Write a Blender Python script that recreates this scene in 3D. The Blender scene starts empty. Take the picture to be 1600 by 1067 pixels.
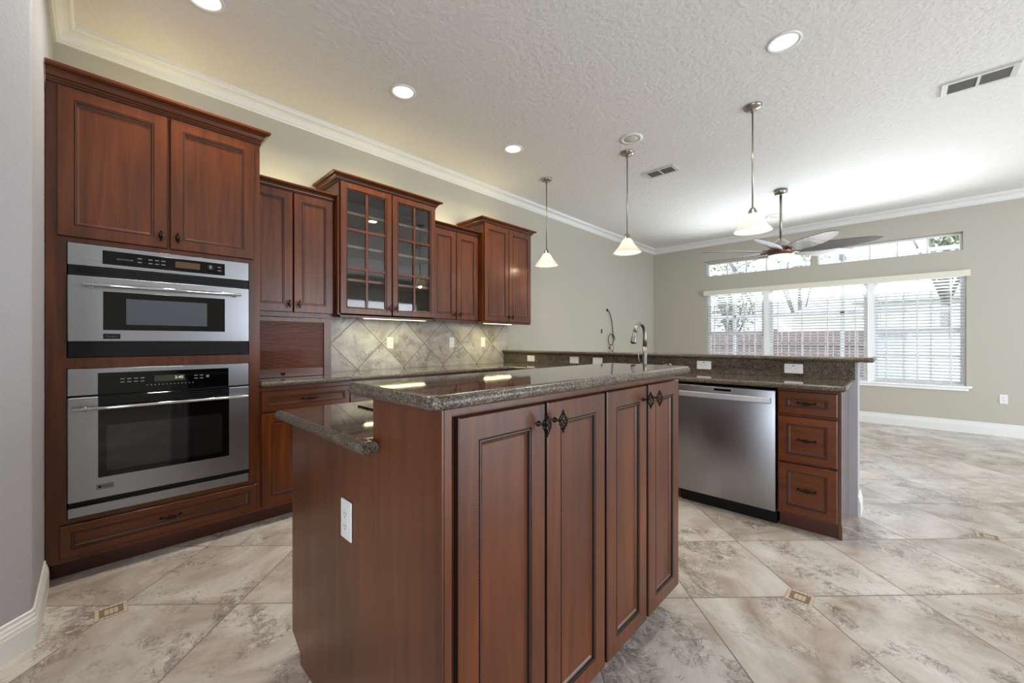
import bpy, bmesh, math, random
from mathutils import Vector
from mathutils.geometry import tessellate_polygon

C = bpy.context.scene.collection
PI = math.pi
random.seed(7)

# ---------------------------------------------------------------- camera, world, sun, daylight, exposure
YAW = math.radians(43.86)
cam_d = bpy.data.cameras.new('camera')
cam_d.sensor_width = 36.0
cam_d.lens = 624.0 / 1600.0 * 36.0
cam_d.clip_start = 0.02
cam_d.clip_end = 400
cam = bpy.data.objects.new('camera', cam_d)
cam.location = (0, 0, 1.2)
cam.rotation_euler = (PI / 2, 0, YAW - PI / 2)
C.objects.link(cam)
bpy.context.scene.camera = cam

world = bpy.data.worlds.new('sky')
bpy.context.scene.world = world
world.use_nodes = True
wn = world.node_tree
wbg = wn.nodes['Background']
wbg.inputs['Strength'].default_value = 4.2
wbg.inputs['Color'].default_value = (0.86, 0.93, 1.0, 1)

sun_d = bpy.data.lights.new('sun', 'SUN')
sun_d.energy = 13.0
sun_d.angle = math.radians(0.6)
sun_d.color = (1.0, 0.95, 0.88)
sun = bpy.data.objects.new('sun', sun_d)
sun.rotation_euler = (math.radians(17), 0, math.radians(-115))
C.objects.link(sun)


def area_light(name, loc, rot, sx, sy, power, color, parent=None, spread=180, shape='RECTANGLE'):
    d = bpy.data.lights.new(name, 'AREA')
    d.shape = shape
    d.size = sx
    d.size_y = sy
    d.energy = power
    d.color = color
    d.spread = math.radians(spread)
    o = bpy.data.objects.new(name, d)
    o.location = loc
    o.rotation_euler = rot
    C.objects.link(o)
    if parent:
        o.parent = parent
    return o


# daylight entering by the glass doors behind and to the right of the camera (set in the openings of those walls)
area_light('daylight_side', (4.8, -4.55, 1.25), (-PI / 2, 0, PI), 4.4, 2.2, 165, (0.80, 0.89, 1.0))
area_light('daylight_rear', (-1.66, -1.6, 1.3), (PI / 2, 0, -PI / 2), 2.6, 2.1, 70, (0.78, 0.87, 1.0))
# added fill lamp just inside the blinds, aimed up to brighten the ceiling
area_light('ceiling_fill', (7.84, 0.95, 1.75), (PI / 2 + math.radians(42), 0, PI / 2), 3.1, 0.7, 38, (0.88, 0.95, 1.0), spread=88)

vs = bpy.context.scene.view_settings
vs.view_transform = 'Standard'
vs.look = 'None'
vs.gamma = 1.0
vs.use_curve_mapping = False
vs.exposure = -0.18
cy = bpy.context.scene.cycles
cy.max_bounces = 10
cy.diffuse_bounces = 5
cy.glossy_bounces = 5
cy.transmission_bounces = 6
cy.transparent_max_bounces = 12
cy.caustics_reflective = False
cy.caustics_refractive = False
cy.sample_clamp_indirect = 6.0


# ---------------------------------------------------------------- materials
def srgb(r, g, b):
    f = lambda c: (c / 255 / 12.92) if c / 255 <= 0.04045 else ((c / 255 + 0.055) / 1.055) ** 2.4
    return (f(r), f(g), f(b), 1.0)


MATS = {}


def new_mat(name):
    m = bpy.data.materials.new(name)
    m.use_nodes = True
    MATS[name] = m
    nt = m.node_tree
    return m, nt, nt.nodes['Principled BSDF']


def node(nt, typ, **kw):
    n = nt.nodes.new(typ)
    for k, v in kw.items():
        if k.startswith('i_'):
            key = k[2:]
            key = int(key) if key.isdigit() else key
            n.inputs[key].default_value = v
        else:
            setattr(n, k, v)
    return n


def ramp(nt, fac, stops):
    r = nt.nodes.new('ShaderNodeValToRGB')
    els = r.color_ramp.elements
    while len(els) > 1:
        els.remove(els[-1])
    els[0].position, els[0].color = stops[0]
    for p, c in stops[1:]:
        e = els.new(p)
        e.color = c
    if fac is not None:
        nt.links.new(fac, r.inputs[0])
    return r


def math_n(nt, op, a, b=None, c=None):
    n = nt.nodes.new('ShaderNodeMath')
    n.operation = op
    for i, v in enumerate((a, b, c)):
        if v is None:
            continue
        if isinstance(v, (int, float)):
            n.inputs[i].default_value = v
        else:
            nt.links.new(v, n.inputs[i])
    return n.outputs[0]


def mixc(nt, fac, a, b, mode='MIX'):
    n = nt.nodes.new('ShaderNodeMix')
    n.data_type = 'RGBA'
    n.blend_type = mode
    for i, v in ((0, fac), (6, a), (7, b)):
        if isinstance(v, (int, float, tuple)):
            n.inputs[i].default_value = v
        else:
            nt.links.new(v, n.inputs[i])
    return n.outputs[2]


def plain(name, col, rough=0.5, metal=0.0, coat=0.0, spec=0.5, noise=0.06, bump=0.0, bscale=60.0):
    """a plain surface with a faint mottling and, if asked, a fine bump"""
    m, nt, p = new_mat(name)
    tc = node(nt, 'ShaderNodeTexCoord')
    n = node(nt, 'ShaderNodeTexNoise', i_Scale=bscale, i_Detail=3.0)
    nt.links.new(tc.outputs['Object'], n.inputs['Vector'])
    lo = tuple(max(0, c * (1 - noise)) for c in col[:3]) + (1,)
    hi = tuple(min(1, c * (1 + noise)) for c in col[:3]) + (1,)
    r = ramp(nt, n.outputs[0], [(0.3, lo), (0.7, hi)])
    nt.links.new(r.outputs[0], p.inputs['Base Color'])
    p.inputs['Roughness'].default_value = rough
    p.inputs['Metallic'].default_value = metal
    p.inputs['Coat Weight'].default_value = coat
    p.inputs['Specular IOR Level'].default_value = spec
    if bump:
        b = node(nt, 'ShaderNodeBump', i_Strength=min(1.0, bump), i_Distance=0.004 if bump < 1 else 0.0065)
        nt.links.new(n.outputs[0], b.inputs['Height'])
        nt.links.new(b.outputs[0], p.inputs['Normal'])
    return m


def emit(name, col, strength):
    m, nt, p = new_mat(name)
    p.inputs['Base Color'].default_value = col
    p.inputs['Emission Color'].default_value = col
    p.inputs['Emission Strength'].default_value = strength
    return m


def wood(name, sc, dark, mid, light, rough=0.34, coat=0.3, crough=0.22):
    m, nt, p = new_mat(name)
    tc = node(nt, 'ShaderNodeTexCoord')
    oi = node(nt, 'ShaderNodeObjectInfo')
    mp = node(nt, 'ShaderNodeMapping')
    mp.inputs['Scale'].default_value = sc
    add = node(nt, 'ShaderNodeVectorMath', operation='ADD')
    sclr = node(nt, 'ShaderNodeVectorMath', operation='SCALE')
    nt.links.new(oi.outputs['Random'], sclr.inputs[0])
    sclr.inputs['Scale'].default_value = 37.0
    nt.links.new(tc.outputs['Object'], add.inputs[0])
    nt.links.new(sclr.outputs[0], add.inputs[1])
    nt.links.new(add.outputs[0], mp.inputs['Vector'])
    n = node(nt, 'ShaderNodeTexNoise', i_Scale=1.0, i_Detail=7.0, i_Roughness=0.62, i_Distortion=0.6)
    nt.links.new(mp.outputs[0], n.inputs['Vector'])
    r = ramp(nt, n.outputs[0], [(0.25, dark), (0.5, mid), (0.78, light)])
    n2 = node(nt, 'ShaderNodeTexNoise', i_Scale=2.2, i_Detail=2.0)
    nt.links.new(add.outputs[0], n2.inputs['Vector'])
    r2 = ramp(nt, n2.outputs[0], [(0.3, (0.78, 0.76, 0.76, 1)), (0.7, (1.15, 1.1, 1.08, 1))])
    c = mixc(nt, 1.0, r.outputs[0], r2.outputs[0], 'MULTIPLY')
    nt.links.new(c, p.inputs['Base Color'])
    p.inputs['Roughness'].default_value = rough
    p.inputs['Specular IOR Level'].default_value = 0.35
    p.inputs['Coat Weight'].default_value = coat
    p.inputs['Coat Roughness'].default_value = crough
    return m


WD, WM, WL = srgb(63, 27, 4), srgb(88, 41, 8), srgb(110, 55, 14)
wood('wood', (22, 22, 1.6), WD, WM, WL)
wood('wood_across', (1.6, 22, 22), WD, WM, WL)
wood('wood_panel', (26, 26, 1.3), srgb(74, 37, 14), srgb(91, 48, 20), srgb(107, 60, 28), rough=0.36)
wood('wood_polished', (26, 26, 1.3), srgb(74, 37, 18), srgb(90, 47, 25), srgb(106, 59, 34), rough=0.2, coat=1.0, crough=0.07)
plain('wood_slat', srgb(104, 48, 24), 0.38, coat=0.2)
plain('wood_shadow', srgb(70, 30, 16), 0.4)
plain('glaze_and_gap_shade', srgb(22, 11, 7), 0.5)  # dark glaze lines; on door sides it paints the shade of the gaps
m, nt, p = new_mat('rope_bead')          # turned rope moulding: dark twists in the brown bead
tc = node(nt, 'ShaderNodeTexCoord')
sx = node(nt, 'ShaderNodeSeparateXYZ')
nt.links.new(tc.outputs['Object'], sx.inputs[0])
s = math_n(nt, 'ADD', sx.outputs[0], sx.outputs[2])
s = math_n(nt, 'SINE', math_n(nt, 'MULTIPLY', s, 2 * PI / 0.0075))
r = ramp(nt, math_n(nt, 'MULTIPLY_ADD', s, 0.5, 0.5), [(0.4, srgb(18, 9, 6)), (0.75, srgb(84, 42, 22))])
nt.links.new(r.outputs[0], p.inputs['Base Color'])
p.inputs['Roughness'].default_value = 0.35

plain('wall_paint', srgb(182, 177, 164), 0.6, noise=0.015, bump=0.12, bscale=90)
plain('wall_paint_daylit', srgb(168, 167, 171), 0.6, noise=0.015, bump=0.25, bscale=70)  # same wall paint, with the cool cast of daylight put into the colour
plain('ceiling_paint', srgb(224, 222, 218), 0.75, noise=0.015, bump=1.0, bscale=30)
plain('trim_white', srgb(224, 224, 221), 0.35, noise=0.01)
plain('white_plastic', srgb(226, 226, 224), 0.35, noise=0.01)
plain('window_white', srgb(248, 249, 249), 0.4, noise=0.01)
plain('black_plastic', srgb(12, 12, 13), 0.45, spec=0.25)
plain('black_slot', srgb(8, 8, 8), 0.6)
plain('dark_bronze', srgb(24, 20, 18), 0.32, metal=0.7)
plain('nickel', srgb(165, 160, 152), 0.28, metal=1.0, noise=0.03)
plain('faucet_steel', srgb(140, 138, 134), 0.36, metal=1.0, noise=0.03)
plain('steel_bright', srgb(214, 214, 218), 0.42, metal=0.85, noise=0.01)
plain('chrome', srgb(210, 210, 210), 0.12, metal=1.0, noise=0.02)
plain('black_glass', srgb(6, 6, 7), 0.05, spec=0.4, coat=0.1, noise=0.0)
plain('oven_window', srgb(22, 23, 25), 0.06, coat=0.3, noise=0.0)
plain('oven_mesh', srgb(74, 80, 88), 0.16, coat=0.6, noise=0.03)
plain('key_print', srgb(120, 122, 126), 0.5, noise=0.0)
plain('badge_metal', srgb(120, 116, 110), 0.3, metal=0.8)
plain('shelf_edge', srgb(150, 120, 100), 0.5)
plain('cabinet_inside', srgb(60, 48, 42), 0.6)
plain('fan_blade', srgb(88, 82, 84), 0.25, coat=0.4, bscale=12)
plain('fan_bronze', srgb(120, 92, 74), 0.3, metal=0.7)
plain('vent_white', srgb(200, 198, 192), 0.45)
plain('vent_dark', srgb(60, 58, 52), 0.7)
plain('vent_louvre', srgb(112, 110, 102), 0.6)
plain('cable_grey', srgb(60, 60, 62), 0.5)
plain('wire_nut_red', srgb(160, 40, 34), 0.5)
plain('grout_strip', srgb(120, 105, 92), 0.7)
plain('mosaic_light', srgb(196, 180, 158), 0.35, bscale=140, noise=0.12)
plain('mosaic_dark', srgb(132, 114, 98), 0.35, bscale=140, noise=0.12)
m, nt, p = new_mat('blind_white')        # thin vinyl, lets a little light through
p.inputs['Base Color'].default_value = srgb(242, 243, 244)
p.inputs['Roughness'].default_value = 0.45
tl = node(nt, 'ShaderNodeBsdfTranslucent', i_Color=srgb(244, 246, 248))
mx = node(nt, 'ShaderNodeMixShader', i_0=0.6)
nt.links.new(p.outputs[0], mx.inputs[1])
nt.links.new(tl.outputs[0], mx.inputs[2])
nt.links.new(mx.outputs[0], nt.nodes['Material Output'].inputs[0])
plain('valance_white', srgb(222, 218, 202), 0.45, noise=0.01)  # white paint, its tone in shade put into the colour
plain('fence_brown', srgb(92, 80, 84), 0.7, bscale=9, noise=0.15)
plain('block_grey', srgb(150, 158, 166), 0.8, bscale=7, noise=0.08)
plain('house_white', srgb(246, 246, 244), 0.7, noise=0.02)
plain('roof_grey', srgb(140, 144, 150), 0.8, bscale=20, noise=0.12)
plain('aluminium_frame', srgb(150, 156, 164), 0.4, metal=0.3)
plain('leaf_green', srgb(108, 120, 96), 0.55, bscale=5, noise=0.35)
plain('bark', srgb(96, 94, 90), 0.8, bscale=20, noise=0.2)
plain('patio', srgb(205, 200, 192), 0.8, bscale=3, noise=0.06)
plain('lawn', srgb(110, 128, 84), 0.9, bscale=30, noise=0.25)
plain('house_window', srgb(70, 90, 108), 0.1)
emit('can_lens', (1.0, 0.9, 0.72, 1), 1.6)
emit('bulb', (1.0, 0.86, 0.66, 1), 7.0)
emit('strip_lens', (1.0, 0.92, 0.55, 1), 2.6)
emit('amber_display', srgb(72, 46, 7), 0.25)
emit('green_display', srgb(42, 42, 9), 0.1)
emit('clock_digits', srgb(225, 230, 190), 0.5)
emit('fan_lens', (1.0, 0.93, 0.8, 1), 2.2)


def steel(name, axis):
    m, nt, p = new_mat(name)
    tc = node(nt, 'ShaderNodeTexCoord')
    mp = node(nt, 'ShaderNodeMapping')
    mp.inputs['Scale'].default_value = axis
    nt.links.new(tc.outputs['Object'], mp.inputs['Vector'])
    n = node(nt, 'ShaderNodeTexNoise', i_Scale=1.0, i_Detail=5.0)
    nt.links.new(mp.outputs[0], n.inputs['Vector'])
    r = ramp(nt, n.outputs[0], [(0.3, srgb(153, 154, 158)), (0.7, srgb(160, 161, 166))])
    nt.links.new(r.outputs[0], p.inputs['Base Color'])
    rr = ramp(nt, n.outputs[0], [(0.2, (0.3, 0.3, 0.3, 1)), (0.8, (0.31, 0.31, 0.31, 1))])
    nt.links.new(rr.outputs[0], p.inputs['Roughness'])
    p.inputs['Metallic'].default_value = 1.0
    return m


steel('steel', (3, 3, 320))
steel('steel_upright', (320, 320, 3))

# thin clear glass
m, nt, p = new_mat('clear_glass')
nt.nodes.remove(p)
out = nt.nodes['Material Output']
tr = node(nt, 'ShaderNodeBsdfTransparent')
gl = node(nt, 'ShaderNodeBsdfGlossy', i_Roughness=0.02)
fr = node(nt, 'ShaderNodeFresnel', i_IOR=1.5)
mx = node(nt, 'ShaderNodeMixShader')
nt.links.new(fr.outputs[0], mx.inputs[0])
nt.links.new(tr.outputs[0], mx.inputs[1])
nt.links.new(gl.outputs[0], mx.inputs[2])
nt.links.new(mx.outputs[0], out.inputs[0])

# frosted alabaster lamp glass
m, nt, p = new_mat('frosted_glass')
p.inputs['Base Color'].default_value = srgb(250, 247, 240)
p.inputs['Roughness'].default_value = 0.3
tl = node(nt, 'ShaderNodeBsdfTranslucent', i_Color=srgb(252, 247, 236))
mx = node(nt, 'ShaderNodeMixShader', i_0=0.55)
nt.links.new(p.outputs[0], mx.inputs[1])
nt.links.new(tl.outputs[0], mx.inputs[2])
nt.links.new(mx.outputs[0], nt.nodes['Material Output'].inputs[0])

# brown granite: polished on the flat, honed on the rounded edge
def granite(name, rough, coat):
    m, nt, p = new_mat(name)
    tc = node(nt, 'ShaderNodeTexCoord')
    nz = node(nt, 'ShaderNodeTexNoise', i_Scale=55.0, i_Detail=4.0)
    nt.links.new(tc.outputs['Object'], nz.inputs['Vector'])
    wv = mixc(nt, 0.006, tc.outputs['Object'], nz.outputs['Color'])
    v1 = node(nt, 'ShaderNodeTexVoronoi', i_Scale=330.0)
    nt.links.new(wv, v1.inputs['Vector'])
    sp = node(nt, 'ShaderNodeSeparateColor')
    nt.links.new(v1.outputs['Color'], sp.inputs[0])
    r1 = ramp(nt, sp.outputs[0], [(0.0, srgb(34, 30, 27)), (0.2, srgb(60, 53, 46)), (0.45, srgb(84, 75, 65)), (0.7, srgb(104, 93, 82)), (0.9, srgb(128, 117, 104)), (1.0, srgb(150, 140, 127))])
    n2 = node(nt, 'ShaderNodeTexNoise', i_Scale=22.0, i_Detail=5.0)
    nt.links.new(tc.outputs['Object'], n2.inputs['Vector'])
    r2 = ramp(nt, n2.outputs[0], [(0.3, (0.66, 0.63, 0.6, 1)), (0.65, (1.06, 1.03, 1.0, 1))])
    cc = mixc(nt, 1.0, r1.outputs[0], r2.outputs[0], 'MULTIPLY')
    nt.links.new(cc, p.inputs['Base Color'])
    p.inputs['Roughness'].default_value = rough
    p.inputs['Specular IOR Level'].default_value = 0.5 if coat > 0.2 else 0.4
    p.inputs['Coat Weight'].default_value = coat
    p.inputs['Coat Roughness'].default_value = 0.03


granite('granite', 0.04, 0.21)
granite('granite_edge', 0.3, 0.05)


def stone_tile(name, ia, ib, org, side, grout, gcol, tone=1.0, rough=0.24, vec_scale=1.0):
    """diagonally laid mottled stone tile: ia/ib are the dot vectors that give the two tile coordinates"""
    m, nt, p = new_mat(name)
    tc = node(nt, 'ShaderNodeTexCoord')
    sub = node(nt, 'ShaderNodeVectorMath', operation='SUBTRACT')
    sub.inputs[1].default_value = org
    nt.links.new(tc.outputs['Object'], sub.inputs[0])
    fr, fl = [], []
    for d in (ia, ib):
        dt = node(nt, 'ShaderNodeVectorMath', operation='DOT_PRODUCT')
        nt.links.new(sub.outputs[0], dt.inputs[0])
        dt.inputs[1].default_value = d
        f = math_n(nt, 'FRACT', dt.outputs['Value'])
        fl.append(math_n(nt, 'FLOOR', dt.outputs['Value']))
        fr.append(math_n(nt, 'MINIMUM', f, math_n(nt, 'SUBTRACT', 1.0, f)))
    edge = math_n(nt, 'MINIMUM', fr[0], fr[1])
    gmask = math_n(nt, 'LESS_THAN', edge, grout / side / 2)
    cb = node(nt, 'ShaderNodeCombineXYZ')
    nt.links.new(fl[0], cb.inputs[0])
    nt.links.new(fl[1], cb.inputs[1])
    wn_ = node(nt, 'ShaderNodeTexWhiteNoise', noise_dimensions='3D')
    nt.links.new(cb.outputs[0], wn_.inputs['Vector'])
    sc = node(nt, 'ShaderNodeVectorMath', operation='SCALE')
    sc.inputs['Scale'].default_value = 23.0
    nt.links.new(wn_.outputs['Color'], sc.inputs[0])
    v0 = node(nt, 'ShaderNodeVectorMath', operation='ADD')
    nt.links.new(sub.outputs[0], v0.inputs[0])
    nt.links.new(sc.outputs[0], v0.inputs[1])
    v = node(nt, 'ShaderNodeVectorMath', operation='SCALE')
    v.inputs['Scale'].default_value = vec_scale
    nt.links.new(v0.outputs[0], v.inputs[0])
    # clouds
    a = node(nt, 'ShaderNodeTexNoise', i_Scale=2.3, i_Detail=6.0, i_Roughness=0.6, i_Distortion=0.9)
    nt.links.new(v.outputs[0], a.inputs['Vector'])
    t = lambda r, g, b: tuple(min(1, c * tone) for c in srgb(r, g, b)[:3]) + (1,)
    ra = ramp(nt, a.outputs[0], [(0.27, t(148, 134, 122)), (0.40, t(175, 162, 151)), (0.55, t(199, 191, 183)), (0.72, t(218, 214, 209))])
    # grey-brown broken patches
    b = node(nt, 'ShaderNodeTexNoise', i_Scale=2.5, i_Detail=10.0, i_Roughness=0.66, i_Distortion=1.3)
    off = node(nt, 'ShaderNodeVectorMath', operation='ADD')
    off.inputs[1].default_value = (3.1, 7.7, 1.3)
    nt.links.new(v.outputs[0], off.inputs[0])
    nt.links.new(off.outputs[0], b.inputs['Vector'])
    rb = ramp(nt, b.outputs[0], [(0.54, (0, 0, 0, 1)), (0.66, (1, 1, 1, 1))])
    c1 = mixc(nt, math_n(nt, 'MULTIPLY', rb.outputs[0], 0.6), ra.outputs[0], t(122, 108, 99))
    # chalky flakes inside the patches
    fk = node(nt, 'ShaderNodeTexNoise', i_Scale=11.0, i_Detail=7.0, i_Roughness=0.7, i_Distortion=1.2)
    nt.links.new(v.outputs[0], fk.inputs['Vector'])
    rf = ramp(nt, fk.outputs[0], [(0.54, (0, 0, 0, 1)), (0.6, (1, 1, 1, 1))])
    rp = ramp(nt, b.outputs[0], [(0.5, (0, 0, 0, 1)), (0.6, (1, 1, 1, 1))])
    c1 = mixc(nt, math_n(nt, 'MULTIPLY', math_n(nt, 'MULTIPLY', rf.outputs[0], rp.outputs[0]), 0.7), c1, t(222, 216, 208))
    # thin dark veins, only near the patches
    vn = node(nt, 'ShaderNodeTexNoise', i_Scale=7.0, i_Detail=8.0, i_Roughness=0.7, i_Distortion=2.2)
    nt.links.new(v.outputs[0], vn.inputs['Vector'])
    ab = math_n(nt, 'ABSOLUTE', math_n(nt, 'SUBTRACT', vn.outputs[0], 0.5))
    rv = ramp(nt, ab, [(0.0, (1, 1, 1, 1)), (0.03, (0, 0, 0, 1))])
    rm = ramp(nt, b.outputs[0], [(0.47, (0, 0, 0, 1)), (0.58, (1, 1, 1, 1))])
    vm = math_n(nt, 'MULTIPLY', math_n(nt, 'MULTIPLY', rv.outputs[0], rm.outputs[0]), 0.75)
    c2 = mixc(nt, vm, c1, t(96, 82, 76))
    # per tile lightness
    sv = node(nt, 'ShaderNodeMapRange')
    sv.inputs['To Min'].default_value = 0.9
    sv.inputs['To Max'].default_value = 1.06
    nt.links.new(wn_.outputs['Value'], sv.inputs['Value'])
    c3 = mixc(nt, 1.0, c2, sv.outputs[0], 'MULTIPLY')
    c4 = mixc(nt, gmask, c3, gcol)
    nt.links.new(c4, p.inputs['Base Color'])
    rr = math_n(nt, 'MULTIPLY_ADD', gmask, 0.5, rough)
    nt.links.new(rr, p.inputs['Roughness'])
    bm_ = node(nt, 'ShaderNodeBump', i_Strength=0.35, i_Distance=0.002)
    hh = math_n(nt, 'SUBTRACT', math_n(nt, 'MULTIPLY', b.outputs[0], 0.25), gmask)
    nt.links.new(hh, bm_.inputs['Height'])
    nt.links.new(bm_.outputs[0], p.inputs['Normal'])
    return m


h = 1 / (2 * 0.37)
stone_tile('floor_tile', (h, h, 0), (h, -h, 0), (2.67, -0.05, 0), 0.523, 0.0055, srgb(116, 102, 90), rough=0.2)
hx, hz = 1 / 0.486, 1 / 0.470
stone_tile('splash_tile', (hx, 0, hz), (hx, 0, -hz), (1.67, 0, 0.945), 0.34, 0.006, srgb(112, 99, 84), rough=0.3, vec_scale=1.4, tone=0.84)


# ---------------------------------------------------------------- mesh builder
def ear_fill(poly):
    """triangles, wound like the polygon, that fill a simple polygon, concave corners allowed"""
    area = sum(poly[i - 1][0] * poly[i][1] - poly[i][0] * poly[i - 1][1] for i in range(len(poly)))
    out = []
    for t_ in tessellate_polygon([[Vector((p_[0], p_[1], 0)) for p_ in poly]]):
        a, b_, c = t_
        w = (poly[b_][0] - poly[a][0]) * (poly[c][1] - poly[a][1]) - (poly[b_][1] - poly[a][1]) * (poly[c][0] - poly[a][0])
        out.append((a, b_, c) if w * area > 0 else (c, b_, a))
    return out


class MB:
    def __init__(self, *mats):
        self.v, self.f, self.mi, self.sm = [], [], [], []
        self.mats = list(mats) or ['wood']

    def add(self, verts, faces, mi=0, smooth=False):
        o = len(self.v)
        self.v += [tuple(v) for v in verts]
        for f in faces:
            self.f.append([i + o for i in f])
            self.mi.append(mi)
            self.sm.append(smooth)
        return self

    def box(self, x0, x1, y0, y1, z0, z1, mi=0, bev=0.0, seg=1):
        if bev <= 0:
            vs_ = [(x, y, z) for z in (z0, z1) for y in (y0, y1) for x in (x0, x1)]
            return self.add(vs_, [(0, 2, 3, 1), (4, 5, 7, 6), (0, 1, 5, 4), (2, 6, 7, 3), (0, 4, 6, 2), (1, 3, 7, 5)], mi)
        bm = bmesh.new()
        bmesh.ops.create_cube(bm, size=1.0)
        for v in bm.verts:
            v.co = Vector(((x0 + x1) / 2 + v.co.x * (x1 - x0), (y0 + y1) / 2 + v.co.y * (y1 - y0), (z0 + z1) / 2 + v.co.z * (z1 - z0)))
        bmesh.ops.bevel(bm, geom=list(bm.edges), offset=bev, segments=seg, affect='EDGES', profile=0.5)
        self.take(bm, mi, seg > 1)
        return self

    def take(self, bm, mi=0, smooth=False):
        bm.verts.index_update()
        self.add([v.co.copy() for v in bm.verts], [[v.index for v in f.verts] for f in bm.faces], mi, smooth)
        bm.free()

    def prism(self, poly, z0, z1, mi=0):
        n = len(poly)
        vs_ = [(x, y, z0) for x, y in poly] + [(x, y, z1) for x, y in poly]
        tr_ = ear_fill(poly)
        fs = [t_[::-1] for t_ in tr_] + [tuple(n + k for k in t_) for t_ in tr_] + [(i, (i + 1) % n, n + (i + 1) % n, n + i) for i in range(n)]
        return self.add(vs_, fs, mi)

    def lathe(self, prof, cx=0, cy_=0, n=32, mi=0, axis='z', smooth=True, cap=True):
        vs_, fs = [], []
        for r, z in prof:
            for k in range(n):
                a = 2 * PI * k / n
                x, y = r * math.cos(a), r * math.sin(a)
                vs_.append((cx + x, cy_ + y, z) if axis == 'z' else ((cx + x, z, cy_ + y) if axis == 'y' else (z, cx + x, cy_ + y)))
        m_ = len(prof)
        for i in range(m_ - 1):
            for k in range(n):
                fs.append((i * n + k, i * n + (k + 1) % n, (i + 1) * n + (k + 1) % n, (i + 1) * n + k))
        if cap:
            if prof[0][0] > 1e-6:
                fs.append(tuple(range(n))[::-1])
            if prof[-1][0] > 1e-6:
                fs.append(tuple(range((m_ - 1) * n, m_ * n)))
        return self.add(vs_, fs, mi, smooth)

    def tube(self, pts, rad, n=8, mi=0, cap=True):
        pts = [Vector(p_) for p_ in pts]
        rads = rad if isinstance(rad, (list, tuple)) else [rad] * len(pts)
        t0 = (pts[1] - pts[0]).normalized()
        up = Vector((0, 0, 1)) if abs(t0.z) < 0.9 else Vector((1, 0, 0))
        nrm = t0.cross(up).normalized()
        vs_, fs = [], []
        for i, p_ in enumerate(pts):
            t = (pts[min(i + 1, len(pts) - 1)] - pts[max(i - 1, 0)]).normalized()
            nrm = (nrm - t * nrm.dot(t)).normalized()
            bn = t.cross(nrm)
            for k in range(n):
                a = 2 * PI * k / n
                vs_.append(p_ + (nrm * math.cos(a) + bn * math.sin(a)) * rads[i])
        for i in range(len(pts) - 1):
            for k in range(n):
                fs.append((i * n + k, i * n + (k + 1) % n, (i + 1) * n + (k + 1) % n, (i + 1) * n + k))
        if cap:
            fs.append(tuple(range(n))[::-1])
            fs.append(tuple(range((len(pts) - 1) * n, len(pts) * n)))
        return self.add(vs_, fs, mi, True)

    def sweep(self, prof, path, mi=0, closed_prof=True):
        """prof: (outward offset, z); outward is to the right of the path (xy polyline), corners mitred"""
        path = [Vector((a, b)) for a, b in path]
        n = len(prof)
        vs_, fs = [], []
        for i, p_ in enumerate(path):
            ds = []
            if i > 0:
                ds.append((p_ - path[i - 1]).normalized())
            if i < len(path) - 1:
                ds.append((path[i + 1] - p_).normalized())
            ns = [Vector((d.y, -d.x)) for d in ds]
            if len(ns) == 2:
                mv = (ns[0] + ns[1])
                mv = mv / max(1e-6, (1 + ns[0].dot(ns[1])))
            else:
                mv = ns[0]
            for o_, z in prof:
                vs_.append((p_.x + mv.x * o_, p_.y + mv.y * o_, z))
        for i in range(len(path) - 1):
            for k in range(n if closed_prof else n - 1):
                k2 = (k + 1) % n
                fs.append((i * n + k, (i + 1) * n + k, (i + 1) * n + k2, i * n + k2))
        if closed_prof:
            fs.append(tuple(range(n)))
            fs.append(tuple(range((len(path) - 1) * n, len(path) * n))[::-1])
        return self.add(vs_, fs, mi)

    def slab(self, poly, z0, z1, mi=0, seg=8):
        """polygon (ccw) slab with a half-round edge"""
        r = (z1 - z0) / 2
        zc = (z0 + z1) / 2
        n = len(poly)
        P = [Vector(p_) for p_ in poly]

        def inset(d):
            res = []
            for i in range(n):
                a, b, c = P[i - 1], P[i], P[(i + 1) % n]
                d1, d2 = (b - a).normalized(), (c - b).normalized()
                n1, n2 = Vector((-d1.y, d1.x)), Vector((-d2.y, d2.x))
                mv = (n1 + n2) / max(0.2, 1 + n1.dot(n2))
                res.append(b + mv * d)
            return res
        vs_, fs = [], []
        for k in range(seg + 1):
            th = -PI / 2 + PI * k / seg
            for q in inset(r * (1 - math.cos(th))):
                vs_.append((q.x, q.y, zc + r * math.sin(th)))
        for i in range(n):          # each edge is its own strip, so the corners stay crisp
            strip_v = []
            for k in range(seg + 1):
                strip_v += [vs_[k * n + i], vs_[k * n + (i + 1) % n]]
            self.add(strip_v, [(2 * k, 2 * k + 1, 2 * k + 3, 2 * k + 2) for k in range(seg)], mi + 1, True)
        tr_ = ear_fill([vs_[i][:2] for i in range(n)])
        self.add([vs_[i] for i in range(n)], [t_[::-1] for t_ in tr_], mi)
        self.add([vs_[seg * n + i] for i in range(n)], tr_, mi)
        return self

    def rings(self, w, h_, rings, fill, mats=None, x0=0, z0=0):
        """concentric rectangles on the xz plane facing -y: (inset, depth outward, material of the strip up to it)"""
        prev = None
        for ins, dep, mi in rings:
            q = [(x0 + ins, -dep, z0 + ins), (x0 + w - ins, -dep, z0 + ins), (x0 + w - ins, -dep, z0 + h_ - ins), (x0 + ins, -dep, z0 + h_ - ins)]
            if prev:
                self.add(prev + q, [(k, (k + 1) % 4, 4 + (k + 1) % 4, 4 + k) for k in range(4)], mi)
            prev = q
        if fill is not None:
            self.add(prev, [(0, 1, 2, 3)], fill)
        return self

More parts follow.
